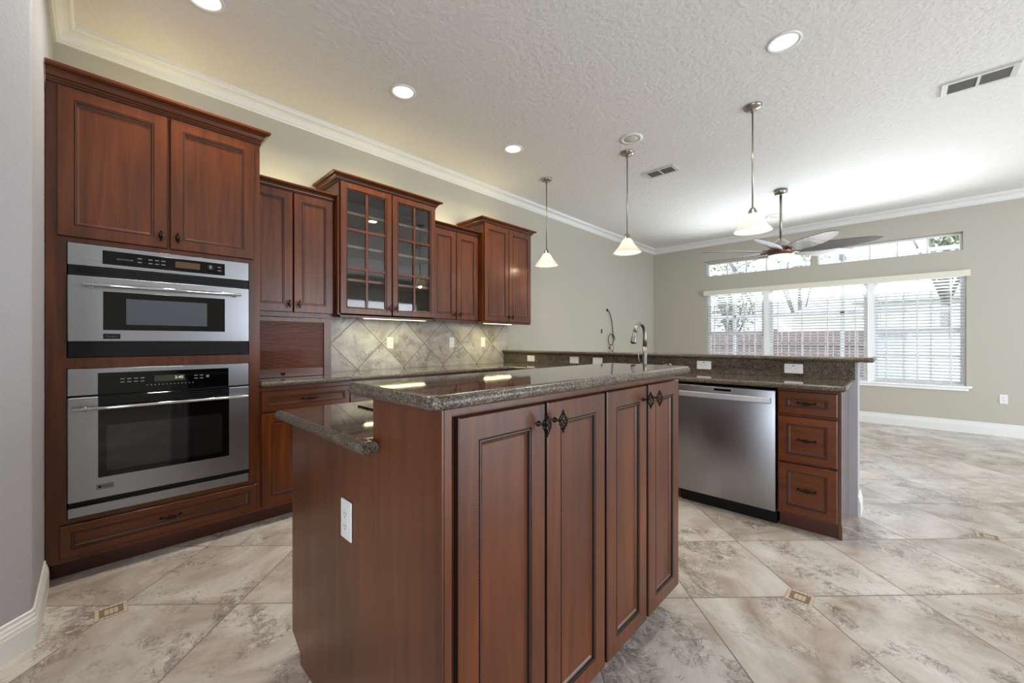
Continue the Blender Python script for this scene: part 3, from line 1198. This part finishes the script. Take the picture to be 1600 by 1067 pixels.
b.box(0.1, 0.164, -0.0125, -0.0098, 0.124, 0.151, bev=0.001)
bd = b.build('badge', dr)
b = MB('black_plastic')
b.lathe([(0.006, -0.0126), (0.006, -0.0132)], 0.112, 0.1375, 18, axis='y')
b.build('roundel', bd)
text('lettering', 'Monogram', 0.0095, 'black_plastic', bd, (0.1395, -0.0128, 0.1375), (PI / 2, 0, 0))
b = MB('steel')
b.box(0, WO, -0.004, 0.015, 0.0, 0.05, bev=0.003)
b.build('lower_trim', wo)

# ================================================================ WORKTOPS
def rounded(poly, rad, seg=5):
    """round the listed corners of a ccw polygon: rad is a number per corner (0 keeps it sharp)"""
    out = []
    n = len(poly)
    for i in range(n):
        a, p_, c = Vector(poly[i - 1]), Vector(poly[i]), Vector(poly[(i + 1) % n])
        r_ = rad[i]
        if r_ <= 0:
            out.append(tuple(p_))
            continue
        d1, d2 = (a - p_).normalized(), (c - p_).normalized()
        for k in range(seg + 1):
            t = k / seg
            q = (p_ + d1 * r_) * (1 - t) ** 2 + p_ * 2 * t * (1 - t) + (p_ + d2 * r_) * t ** 2
            out.append((q.x, q.y))
    return out


b = MB('granite', 'granite_edge')
b.slab(rounded([(0.737, 2.952), (1.335, 2.952), (1.335, 2.974), (3.03, 2.974), (3.03, 0.205), (3.58, 0.205), (3.58, 3.587), (0.737, 3.587)],
               [0, 0.01, 0, 0, 0.02, 0, 0, 0]), 0.9, 0.935)
tag(b.build('worktop'), 'long L-shaped brown granite worktop along the left wall and under the bar', 'worktop')
b = MB('granite', 'granite_edge')
b.slab(rounded([(3.55, 0.10), (3.98, 0.10), (3.98, 3.597), (3.55, 3.597)], [0.02, 0.04, 0, 0]), 1.0585, 1.0915)
tag(b.build('bar_top'), 'raised brown granite breakfast bar top over the half wall', 'worktop')

# ================================================================ ISLAND
isl = thing('kitchen_island', 'dark cherry kitchen island with four tall doors and a stepped end panel', 'kitchen island', (0.525, 0.72, 0))
b = MB('wood', 'wood_shadow')
# tall part, low part
b.box(0.02, 1.29, 0.0, 0.31, 0.11, 1.052)
b.box(0.02, 1.29, 0.31, 0.955, 0.11, 0.898)
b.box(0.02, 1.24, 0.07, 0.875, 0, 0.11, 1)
b.build('carcass', isl)
b = MB('wood_panel')
pr = [(-0.012, 0.0), (-0.012, 1.056), (0.312, 1.056), (0.312, 0.899), (0.962, 0.899), (0.962, 0.085), (0.875, 0.04), (0.875, 0.0)]
n = len(pr)
vs_ = [(0.0, y_, z_) for y_, z_ in pr] + [(0.019, y_, z_) for y_, z_ in pr]
tr_ = ear_fill(pr)
b.add(vs_, [t_[::-1] for t_ in tr_] + [tuple(n + k for k in t_) for t_ in tr_] + [(i, (i + 1) % n, n + (i + 1) % n, n + i) for i in range(n)])
b.build('end_panel', isl)
b = MB('wood')
b.box(-0.006, 0.0, -0.0122, 0.018, 0.0, 1.055, bev=0.002)
b.build('corner_strip', isl)
for k, (xa, xb) in enumerate(((0.034, 0.337), (0.349, 0.652), (0.669, 0.962), (0.982, 1.278))):
    door(isl, xa, 0.115, xb - xa, 0.915, fw=0.058, rope=True, knob_at=((xb - xa - 0.03) if k % 2 == 0 else 0.03, 0.862))
# cooking-side doors
kit = []
for k in range(3):
    o = door(isl, 0, 0, 0.40, 0.6, knob_at=(0.36, 0.54))
    o.location = (0.03 + 0.42 * k + 0.40, 0.955, 0.12)
    o.rotation_euler = (0, 0, PI)
    o = door(isl, 0, 0, 0.40, 0.14, fw=0.034, name='drawer', across=True, pull_at=(0.2, 0.07))
    o.location = (0.03 + 0.42 * k + 0.40, 0.955, 0.74)
    o.rotation_euler = (0, 0, PI)
b = MB('granite', 'granite_edge')
b.slab(rounded([(0.462, 0.657), (1.85, 0.657), (1.85, 1.075), (0.462, 1.075)], [0.035, 0.035, 0.035, 0.035]), 1.057, 1.09)
tag(b.build('island_bar_top'), 'upper granite slab of the kitchen island, over the four tall doors', 'worktop')
b = MB('granite', 'granite_edge')
b.slab([(0.475, 0.995), (0.524, 0.995), (0.524, 1.033), (1.85, 1.033), (1.85, 1.725), (0.475, 1.725)], 0.9, 0.935)
tag(b.build('island_worktop'), 'lower granite slab on the cooking side of the kitchen island', 'worktop')
ck = thing('cooktop', 'black glass cooktop set on the lower slab of the island', 'cooktop', (0.735, 1.09, 0.9355))
b = MB('black_glass')
b.box(0, 0.76, 0, 0.49, 0, 0.006, bev=0.002)
b.build('glass_top', ck)
for x, y, r_ in ((0.18, 0.13, 0.08), (0.18, 0.36, 0.1), (0.52, 0.36, 0.09), (0.52, 0.13, 0.11)):
    b = MB('key_print')
    b.lathe([(r_, 0.0061), (r_, 0.0065), (r_ - 0.003, 0.0065), (r_ - 0.003, 0.0061)], x, y, 40, cap=False)
    b.build('burner_ring', ck)
for k in range(4):
    b = MB('black_plastic')
    b.lathe([(0.017, 0.006), (0.016, 0.026), (0.012, 0.028), (0, 0.028)], 0.70, 0.1 + k * 0.09, 20)
    b.build('knob', ck)

# ================================================================ PENINSULA
RP = -PI / 2       # front faces -x
dc = thing('drawer_cabinet', 'three-drawer base cabinet at the end of the bar, beside the dishwasher', 'cabinet', (3.06, 0.552, 0), RP)
b = MB('wood', 'wood_shadow')
b.box(0, 0.302, 0.065, 0.535, 0, 0.1, 1)
b.box(0, 0.302, 0, 0.535, 0.1, 0.898)
b.build('carcass', dc)
b = MB('wood_polished')
b.box(0.302, 0.32, 0.05, 0.538, 0.0, 0.1)
b.box(0.302, 0.32, -0.003, 0.538, 0.1, 0.898)
b.build('end_panel', dc)
for z0, z1, fw in ((0.745, 0.885, 0.042), (0.442, 0.727, 0.046), (0.117, 0.43, 0.046)):
    door(dc, 0.006, z0, 0.296, z1 - z0, fw=fw, name='drawer', across=True, pull_at=(0.148, (z1 - z0) / 2))

dw = thing('dishwasher', 'stainless dishwasher with long bar handle under the bar worktop', 'dishwasher', (3.055, 1.186, 0), RP)
WDW = 0.626
b = MB('black_plastic')
b.box(0.005, WDW - 0.005, 0.03, 0.52, 0.095, 0.885)
b.box(0.005, WDW - 0.005, 0.055, 0.4, 0.0, 0.095)
b.build('tub', dw)
b = MB('steel_upright')
b.box(0, WDW, -0.016, 0.029, 0.098, 0.882, bev=0.005, seg=2)
dd = b.build('door_panel', dw)
b = MB('steel_bright')
bow = []
for k in range(13):
    t = k / 12
    bow.append((0.022 + t * (WDW - 0.044), -0.042 - 0.014 * math.sin(PI * t), 0.818))
for sgn in (0,):
    vs_, fs = [], []
    for x, y, z in bow:
        vs_ += [(x, y, z - 0.02), (x, y - 0.012, z - 0.014), (x, y - 0.012, z + 0.014), (x, y, z + 0.02), (x, y + 0.008, z + 0.016), (x, y + 0.008, z - 0.016)]
    for i in range(12):
        for q in range(6):
            fs.append((i * 6 + q, (i + 1) * 6 + q, (i + 1) * 6 + (q + 1) % 6, i * 6 + (q + 1) % 6))
    fs.append(tuple(range(6)))
    fs.append(tuple(range(72, 78))[::-1])
    b.add(vs_, fs)
for x in (0.03, WDW - 0.03):
    b.box(x - 0.008, x + 0.008, -0.045, -0.0155, 0.802, 0.834)
b.build('bar_handle', dd)
b = MB('black_glass')
b.box(0.255, 0.365, -0.0175, -0.0158, 0.853, 0.868)
b.build('indicator_window', dd)

sb = thing('sink_cabinet', 'two-door sink base cabinet between the dishwasher and the corner', 'cabinet', (3.06, 2.97, 0), RP)
b = MB('wood', 'wood_shadow')
b.box(0, 1.776, 0.065, 0.535, 0, 0.1, 1)
b.box(0, 1.776, 0, 0.535, 0.1, 0.898)
b.build('carcass', sb)
door_pair(sb, (0.62, 1.17, 1.182, 1.74), 0.125, 0.725, 0.54)
door(sb, 0.62, 0.738, 1.12, 0.135, fw=0.034, name='false_front', across=True)

# faucet and soap pump
fa = thing('kitchen_faucet', 'brushed steel gooseneck faucet with pull-down spray head behind the island', 'faucet', (3.455, 1.645, 0.935))
b = MB('faucet_steel')
b.lathe([(0.03, 0), (0.03, 0.006), (0.024, 0.012), (0.022, 0.06), (0.021, 0.14), (0.019, 0.22)], n=24)
b.build('body', fa)
b = MB('faucet_steel')
pts = [(0, 0, 0.21), (0, 0, 0.30)]
for k in range(13):
    a = PI * k / 12 * 0.93
    pts.append((-0.095 + 0.095 * math.cos(a), 0, 0.33 + 0.095 * math.sin(a)))
b.tube(pts, [0.019, 0.0175] + [0.0165] * 13, 16)
b.build('spout', fa)
b = MB('faucet_steel', 'black_slot')
e = Vector(pts[-1])
d_ = (Vector(pts[-1]) - Vector(pts[-2])).normalized()
b.tube([e, e + d_ * 0.03, e + d_ * 0.10, e + d_ * 0.105], [0.017, 0.019, 0.026, 0.0245], 18)
b.tube([e + d_ * 0.105, e + d_ * 0.107], 0.018, 16, 1)
b.build('spray_head', fa)
b = MB('faucet_steel')
b.tube([(0, 0.015, 0.055), (0, 0.045, 0.06)], 0.013, 14)
b.tube([(0, 0.04, 0.06), (-0.004, 0.056, 0.09), (-0.006, 0.058, 0.15)], [0.009, 0.007, 0.0055], 10)
b.build('lever', fa)
so = thing('soap_dispenser', 'small steel soap pump on the worktop to the right of the faucet', 'soap dispenser', (3.47, 1.42, 0.935))
b = MB('faucet_steel')
b.lathe([(0.018, 0), (0.018, 0.005), (0.011, 0.008), (0.010, 0.05), (0.013, 0.052), (0.013, 0.072), (0, 0.074)], n=18)
b.build('pump_body', so)
b = MB('faucet_steel')
b.tube([(0, 0, 0.062), (-0.04, 0.02, 0.063), (-0.075, 0.038, 0.057)], [0.006, 0.0055, 0.004], 10)
b.build('nozzle', so)


# ================================================================ ELECTRICAL PLATES
def plate(parent_loc, rotz, label, kind='outlet', horizontal=False, group=None, w=0.07, h_=0.115):
    """plate facing local -y"""
    t = thing('wall_outlet' if kind == 'outlet' else 'light_switch', label, 'outlet' if kind == 'outlet' else 'switch', parent_loc, rotz, group)
    if horizontal:
        w, h_ = h_, w
    b = MB('white_plastic')
    b.box(-w / 2, w / 2, -0.006, 0, -h_ / 2, h_ / 2, bev=0.0025)
    b.build('cover_plate', t)
    if kind == 'outlet':
        iw, ih = (0.066, 0.034) if horizontal else (0.034, 0.066)
        b = MB('white_plastic', 'black_slot')
        b.box(-iw / 2, iw / 2, -0.0078, -0.0058, -ih / 2, ih / 2, bev=0.001)
        for s_ in (-1, 1):
            cx_, cz_ = (s_ * 0.0185, 0) if horizontal else (0, s_ * 0.0185)
            for k in (-1, 1):
                if horizontal:
                    b.box(cx_ - 0.001, cx_ + 0.004, -0.0082, -0.0077, cz_ + k * 0.006 - 0.001, cz_ + k * 0.006 + 0.001, 1)
                else:
                    b.box(cx_ + k * 0.006 - 0.001, cx_ + k * 0.006 + 0.001, -0.0082, -0.0077, cz_ - 0.001, cz_ + 0.006, 1)
            b.lathe([(0.0022, -0.0077), (0.0022, -0.0082)], cx_ - (0.008 if horizontal else 0), cz_ - (0 if horizontal else 0.008), 10, axis='y', mi=1)
        if horizontal:
            b.box(-0.008, 0.008, -0.0082, -0.0077, 0.019, 0.024, 1)
        b.build('receptacle', t)
    else:
        for xx in (0.0,):
            b = MB('white_plastic')
            if horizontal:
                b.box(-0.033, 0.033, -0.0085, -0.0058, -0.016, 0.016, bev=0.001)
            else:
                b.box(xx - 0.016, xx + 0.016, -0.0085, -0.0058, -0.033, 0.033, bev=0.001)
            b.build('rocker', t)
    return t


g = 'white plates on the tiled wall'
plate((2.0, 3.588, 1.186), 0, 'white outlet on the tiled wall under the glazed cupboard', group=g)
plate((2.755, 3.588, 1.19), 0, 'white outlet on the tiled wall under the narrow cupboard', group=g)
plate((3.225, 3.588, 1.192), 0, 'white switch plate on the tiled wall under the end cupboard', kind='switch', group=g)
g = 'white plates on the granite upstand of the bar'
for y, lab, kd in ((3.125, 'white outlet on the granite upstand, closest to the tiled wall', 'outlet'),
                   (2.505, 'white outlet on the granite upstand, second from the tiled wall', 'outlet'),
                   (2.215, 'white rocker switch plate on the granite upstand left of the faucet', 'switch'),
                   (1.175, 'white outlet on the granite upstand above the dishwasher', 'outlet'),
                   (0.546, 'white outlet on the granite upstand above the three drawers', 'outlet')):
    plate((3.58, y, 0.999), RP, lab, kind=kd, horizontal=True, group=g)
plate((0.525, 1.193, 0.663), RP, 'white outlet on the end panel of the island', h_=0.118)
plate((XW, -0.983, 0.47), RP, 'white outlet low on the window wall, right of the window sill')
t = thing('junction_box', 'small open electrical box in the bare wall beside the hanging wires', 'outlet', (5.94, YW, 1.374))
b = MB('vent_white', 'black_slot')
b.rings(0.055, 0.09, [(0, 0.0, 0), (0, 0.003, 0), (0.006, 0.003, 0), (0.006, 0.0005, 1)], 1, x0=-0.0275, z0=-0.045)
b.build('box_rim', t)
b = MB('vent_dark')
b.box(-0.008, 0.008, -0.004, -0.0006, -0.02, 0.02)
b.build('device', t)
t = thing('hanging_cable', 'dark cable with bare wire ends looping out of the bare wall', 'cable', (6.12, YW, 1.743))
b = MB('cable_grey', 'black_slot')
b.lathe([(0.028, -0.0005), (0.028, -0.002), (0.0, -0.002)], 0, 0.0, 16, axis='y', mi=1)
pts = [(0, 0.0, 0.0), (0.0, -0.02, -0.005), (0.06, -0.03, -0.08), (0.12, -0.025, -0.2), (0.16, -0.02, -0.36), (0.19, -0.02, -0.46)]
for k in range(14):
    a = PI * 0.3 - 2 * PI * 1.15 * k / 13
    pts.append((0.08 + 0.1 * math.cos(a), -0.02 - 0.002 * k, -0.51 + 0.10 * math.sin(a)))
b.tube(pts, 0.0075, 7)
b.build('sheath', t)
b = MB('cable_grey')
b.tube([(0.13, -0.03, -0.58), (0.17, -0.03, -0.63), (0.15, -0.03, -0.70), (0.06, -0.03, -0.745), (0.0, -0.025, -0.76)], 0.004, 6)
b.tube([(0.09, -0.03, -0.6), (0.03, -0.03, -0.65), (0.10, -0.03, -0.72), (0.16, -0.03, -0.68)], 0.004, 6)
b.build('loose_wire', t)
b = MB('wire_nut_red')
b.lathe([(0.008, -0.68), (0.016, -0.65), (0.013, -0.635), (0, -0.635)], 0.04, -0.03, 12)
b.build('wire_nut', t)


# ================================================================ CEILING FITTINGS
def can_light(x, y, label):
    t = thing('recessed_light', label, 'lamp', (x, y, CEIL), 0, 'recessed ceiling lights')
    b = MB('trim_white')
    b.lathe([(0.094, -0.0003), (0.095, -0.004), (0.088, -0.008), (0.078, -0.007), (0.074, -0.0015)], n=40, cap=False)
    b.build('trim_ring', t)
    b = MB('can_lens')
    b.lathe([(0.0, -0.0022), (0.03, -0.0045), (0.06, -0.004), (0.0735, -0.0015)], n=32, cap=False)
    b.build('lens', t)
    area_light('can_beam', (0, 0, -0.012), (0, 0, 0), 0.13, 0.13, 17, (1.0, 0.92, 0.78), t, spread=150, shape='DISK')
    return t


can_light(1.601, 2.675, 'lit recessed light over the worktop, in front of the glazed cupboard')
can_light(2.99, 0.505, 'lit recessed light nearest the large ceiling vent')
can_light(2.819, 2.692, 'lit recessed light in front of the end wall cupboard')
can_light(0.412, 2.736, 'lit recessed light over the tall oven cabinet, at the top edge')


def speaker(x, y, r_, label):
    t = thing('ceiling_speaker', label, 'speaker', (x, y, CEIL), 0, 'round ceiling speakers')
    b = MB('trim_white')
    b.lathe([(r_, -0.0003), (r_, -0.005), (r_ * 0.72, -0.009), (r_ * 0.66, -0.004)], n=36, cap=False)
    b.build('trim_ring', t)
    b = MB('vent_white')
    b.lathe([(0, -0.010), (r_ * 0.45, -0.010), (r_ * 0.5, -0.006), (r_ * 0.665, -0.003)], n=36, cap=False)
    b.build('grille', t)


speaker(3.433, 1.769, 0.105, 'round white ceiling speaker beside the middle pendant')
speaker(7.067, 1.284, 0.15, 'round white ceiling speaker behind the ceiling fan rod')


def vent(x0, x1, y0, y1, label):
    t = thing('ceiling_vent', label, 'vent', ((x0 + x1) / 2, (y0 + y1) / 2, CEIL), 0, 'ceiling air vents')
    hx_, hy_ = (x1 - x0) / 2, (y1 - y0) / 2
    b = MB('vent_white')
    for a in ((-hx_, hx_, -hy_, -hy_ + 0.032), (-hx_, hx_, hy_ - 0.032, hy_), (-hx_, -hx_ + 0.026, -hy_ + 0.032, hy_ - 0.032), (hx_ - 0.026, hx_, -hy_ + 0.032, hy_ - 0.032), (-hx_ + 0.026, hx_ - 0.026, -0.008, 0.008)):
        b.box(a[0], a[1], a[2], a[3], -0.011, -0.0003)
    b.build('frame', t)
    b = MB('vent_louvre')
    n = 9
    for k in range(n):
        x = -hx_ + 0.03 + (2 * hx_ - 0.06) * (k + 0.5) / n
        for ya, yb_ in ((-hy_ + 0.032, -0.008), (0.008, hy_ - 0.032)):
            b.add([(x - 0.008, ya, -0.002), (x + 0.006, ya, -0.010), (x + 0.006, yb_, -0.010), (x - 0.008, yb_, -0.002),
                   (x - 0.008, ya, -0.001), (x + 0.0065, ya, -0.0092), (x + 0.0065, yb_, -0.0092), (x - 0.008, yb_, -0.001)],
                  [(0, 1, 2, 3), (7, 6, 5, 4), (0, 4, 5, 1), (2, 6, 7, 3)])
    b.build('louvres', t)
    b = MB('vent_dark')
    b.box(-hx_ + 0.026, hx_ - 0.026, -hy_ + 0.032, hy_ - 0.032, -0.0012, -0.0002)
    b.build('duct_opening', t)


vent(4.285, 4.49, -0.61, -0.245, 'white ceiling air vent over the open floor by the window')
vent(4.23, 4.42, 1.70, 2.04, 'white ceiling air vent behind the middle pendant')


def pendant(x, y, label):
    t = thing('pendant_light', label, 'lamp', (x, y, CEIL), 0, 'pendants over the breakfast bar')
    b = MB('nickel')
    b.lathe([(0.066, -0.0003), (0.066, -0.008), (0.058, -0.018), (0.035, -0.024), (0.014, -0.03), (0.012, -0.05), (0, -0.05)], n=32)
    b.build('canopy', t)
    b = MB('nickel')
    b.tube([(0, 0, -0.045), (0, 0, -0.815)], 0.0062, 12)
    b.build('rod', t)
    b = MB('nickel')
    b.lathe([(0.0, -0.808), (0.014, -0.81), (0.022, -0.822), (0.03, -0.838), (0.034, -0.858), (0.036, -0.868), (0.0, -0.868)], n=28)
    b.build('socket_cup', t)
    b = MB('frosted_glass')
    pr = [(0.036, -0.858), (0.044, -0.87), (0.058, -0.895), (0.080, -0.93), (0.105, -0.962), (0.128, -0.985), (0.138, -0.998)]
    b.lathe(pr + [(r_ - 0.004, z - 0.001) for r_, z in pr[::-1]], n=40, cap=False)
    b.build('glass_shade', t)
    b = MB('bulb')
    b.lathe([(0.0, -0.867), (0.014, -0.872), (0.024, -0.895), (0.027, -0.915), (0.018, -0.938), (0, -0.945)], n=20)
    b.build('bulb', t)
    d = bpy.data.lights.new('pendant_glow', 'POINT')
    d.energy = 2.4
    d.color = (1.0, 0.83, 0.6)
    d.shadow_soft_size = 0.03
    o = bpy.data.objects.new('pendant_glow', d)
    o.location = (0, 0, -0.985)
    C.objects.link(o)
    o.parent = t


pendant(3.621, 2.924, 'frosted pendant over the bar, closest to the wall cupboards')
pendant(3.662, 1.928, 'frosted pendant over the middle of the bar')
pendant(3.639, 0.826, 'frosted pendant over the open end of the bar')

# ceiling fan
fn = thing('ceiling_fan', 'eight-blade ceiling fan with bronze hub hanging in front of the window', 'ceiling fan', (5.902, 1.032, CEIL))
b = MB('nickel')
b.lathe([(0.072, -0.0003), (0.074, -0.02), (0.066, -0.045), (0.045, -0.06), (0.02, -0.066), (0, -0.066)], n=36)
b.build('canopy', fn)
b = MB('nickel')
b.tube([(0, 0, -0.06), (0, 0, -0.64)], 0.0145, 14)
b.build('down_rod', fn)
b = MB('nickel')
b.lathe([(0.0, -0.60), (0.03, -0.605), (0.045, -0.62), (0.075, -0.64), (0.095, -0.665), (0.105, -0.69), (0.115, -0.70), (0.115, -0.715), (0, -0.715)], n=36)
b.build('motor_cover', fn)
b = MB('fan_bronze')
b.lathe([(0.0, -0.712), (0.13, -0.716), (0.15, -0.735), (0.152, -0.77), (0.14, -0.80), (0.12, -0.812), (0, -0.812)], n=40)
b.build('hub', fn)
b = MB('fan_lens')
b.lathe([(0.125, -0.812), (0.12, -0.826), (0.09, -0.842), (0.045, -0.852), (0, -0.854)], n=36, cap=False)
b.build('light_lens', fn)
first = None
for k in range(8):
    a = math.radians(130 + 45 * k)
    if first is None:
        b = MB('fan_blade', 'fan_bronze')
        N = 14
        top, bot = [], []
        for i in range(N + 1):
            t = i / N
            x = 0.15 + t * 0.79
            wl = 0.050 + 0.052 * math.sin(PI * min(1, t * 1.05) ** 0.8)
            if t > 0.8:
                q = (t - 0.8) / 0.2
                wl *= math.sqrt(max(0.0, 1 - q ** 2.2)) * 0.94 + 0.06
            tw = -math.radians(20 - 6 * t)
            yo = 0.03 * math.sin(PI * t * 0.9)
            for s_, L_ in ((-1, top), (1, top)):
                yy = s_ * wl
                L_.append((x, yo + yy * math.cos(tw), -0.757 + yy * math.sin(tw)))
        th = 0.006
        nv = len(top)
        vs_ = top + [(x, y, z - th) for x, y, z in top]
        fs = []
        for i in range(N):
            a0, a1, b0, b1 = 2 * i, 2 * i + 1, 2 * i + 2, 2 * i + 3
            fs += [(a0, b0, b1, a1), (nv + a0, nv + a1, nv + b1, nv + b0), (a0, nv + a0, nv + b0, b0), (a1, b1, nv + b1, nv + a1)]
        fs += [(0, 1, nv + 1, nv), (2 * N, nv + 2 * N, nv + 2 * N + 1, 2 * N + 1)]
        b.add(vs_, fs, 0, False)
        b.box(0.12, 0.22, -0.02, 0.02, -0.766, -0.752, 1)
        first = b.build('blade', fn, (0, 0, 0), (0, 0, a))
    else:
        inst(first, fn, (0, 0, 0), (0, 0, a))
area_light('fan_glow', (0, 0, -0.87), (0, 0, 0), 0.2, 0.2, 8, (1.0, 0.92, 0.78), fn, shape='DISK')

# ================================================================ OUTSIDE THE WINDOW
b = MB('patio', 'lawn')
b.box(8.2, 11.6, -9, 9, -0.22, -0.12)
b.box(11.6, 60, -40, 40, -0.22, -0.14, 1)
struct(b.build('ground'))
fe = thing('garden_fence', 'brown board fence across the yard, behind the middle blind', 'fence', (12.4, 0.35, -0.14))
b = MB('fence_brown')
for k in range(26):
    b.box(0, 0.02, k * 0.15, k * 0.15 + 0.142, 0.05, 1.58)
b.build('boards', fe)
b = MB('fence_brown')
b.box(-0.03, 0.0, 0, 3.9, 0.3, 0.38)
b.box(-0.03, 0.0, 0, 3.9, 1.25, 1.33)
b.build('rails', fe)
for k in range(3):
    b = MB('fence_brown')
    b.box(0.021, 0.1, 0.1 + k * 1.8, 0.19 + k * 1.8, 0, 1.65)
    b.build('post', fe)
b = MB('block_grey')
b.box(12.4, 12.6, -8, 0.3, -0.14, 1.42)
b.box(12.36, 12.64, -8, 0.3, 1.42, 1.5)
tag(b.build('block_wall'), 'grey block garden wall beyond the right-hand blind', 'garden wall')

nh = thing('neighbour_house', 'white neighbouring house with grey pitched roof beyond the garden wall', 'house', (19, -3.5, -0.14))
b = MB('house_white')
b.box(0, 6, -6, 5.2, 0, 2.75)
b.build('wall_shell', nh)
b = MB('roof_grey')
b.add([(-0.5, -6.5, 2.7), (6.5, -6.5, 2.7), (6.5, 5.7, 2.7), (-0.5, 5.7, 2.7), (3, -3.5, 4.1), (3, 2.5, 4.1)], [(0, 3, 5, 4), (1, 4, 5, 2), (0, 4, 1), (3, 2, 5), (0, 1, 2, 3)])
b.build('roof', nh)
for yy in (0.6, -3.4):
    b = MB('house_window')
    b.box(-0.02, 0.0, yy - 0.6, yy + 0.6, 1.0, 2.1)
    wf = b.build('house_window', nh)
    b = MB('house_white')
    for q in (-0.2, 0.2):
        b.box(-0.04, -0.02, yy + q - 0.03, yy + q + 0.03, 1.0, 2.1)
    b.box(-0.04, -0.02, yy - 0.6, yy + 0.6, 1.52, 1.58)
    b.build('muntin_grid', wf)
sh = thing('garden_shed', 'white gabled shed rising behind the brown fence', 'shed', (14.5, 1.35, -0.14))
b = MB('house_white')
b.prism([(0, -0.9), (2.2, -0.9), (2.2, 0.9), (0, 0.9)], 0, 2.1)
b.build('wall_shell', sh)
b = MB('house_white')
b.add([(-0.15, -1.05, 2.05), (2.35, -1.05, 2.05), (2.35, 1.05, 2.05), (-0.15, 1.05, 2.05), (-0.15, 0, 2.65), (2.35, 0, 2.65)], [(0, 4, 5, 1), (3, 2, 5, 4), (0, 3, 4), (1, 5, 2), (0, 1, 2, 3)])
b.build('roof', sh)

# screened pool enclosure
en = thing('screen_enclosure', 'aluminium frame of a screened patio enclosure outside the windows', 'patio enclosure', (8.3, 0, -0.12))
for y in (-4.0, -1.95, 0.85, 3.0, 5.2):
    b = MB('aluminium_frame')
    b.box(3.1, 3.18, y - 0.035, y + 0.035, 0, 3.1)
    b.build('post', en)
for y in (-4.0, -1.95, 0.85, 3.0, 5.2):
    b = MB('aluminium_frame')
    b.tube([(-0.05, y, 4.2), (3.14, y, 3.15)], 0.06, 4)
    b.build('rafter', en)
for z in (1.95, 3.14):
    b = MB('aluminium_frame')
    b.box(3.1, 3.18, -5, 6, z - 0.04, z + 0.04)
    b.build('beam', en)


def tree(x, y, trunk_h, crown_r, crown_z, n, label, seed):
    t = thing('garden_tree', label, 'tree', (x, y, -0.14), 0, 'trees beyond the garden fence')
    rnd = random.Random(seed)
    b = MB('bark')
    b.tube([(0, 0, 0), (0.05, 0.02, trunk_h * 0.5), (0, 0, crown_z)], [0.13, 0.1, 0.05], 10)
    for k in range(5):
        a = rnd.uniform(0, 2 * PI)
        b.tube([(0, 0, trunk_h * 0.7), (math.cos(a) * crown_r * 0.5, math.sin(a) * crown_r * 0.5, crown_z + rnd.uniform(-0.2, 0.4))], [0.05, 0.02], 6)
    b.build('trunk', t)
    b = MB('leaf_green')
    blobs = []
    for k in range(9):
        a = rnd.uniform(0, 2 * PI)
        rr = crown_r * rnd.uniform(0.1, 0.65)
        blobs.append((math.cos(a) * rr, math.sin(a) * rr, crown_z + rnd.uniform(-0.5, 0.5) * crown_r, crown_r * rnd.uniform(0.3, 0.5)))
    for k in range(n):
        bx, by, bz, br = rnd.choice(blobs)
        d = Vector((rnd.gauss(0, 1), rnd.gauss(0, 1), rnd.gauss(0, 1))).normalized()
        p_ = Vector((bx, by, bz)) + d * br * rnd.uniform(0.6, 1.05)
        u = Vector((rnd.gauss(0, 1), rnd.gauss(0, 1), rnd.gauss(0, 1))).normalized()
        v = u.cross(d).normalized()
        s_ = rnd.uniform(0.05, 0.1)
        b.add([p_ - u * s_, p_ - v * s_ * 0.45, p_ + u * s_, p_ + v * s_ * 0.45], [(0, 1, 2, 3)])
    b.build('foliage', t)


tree(15.5, 4.2, 1.6, 1.7, 3.0, 1500, 'broad green tree behind the brown fence, seen through the middle blind', 1)
tree(14.3, 8.0, 1.5, 1.5, 2.6, 1300, 'green tree seen through the left-hand divided window', 2)
tree(22.5, 3.2, 2.6, 1.8, 4.6, 1100, 'taller green tree rising between the white shed and the house', 3)
tree(14.5, -0.9, 3.2, 1.3, 4.3, 1500, 'tall tree whose crown shows in the high transom window', 4)
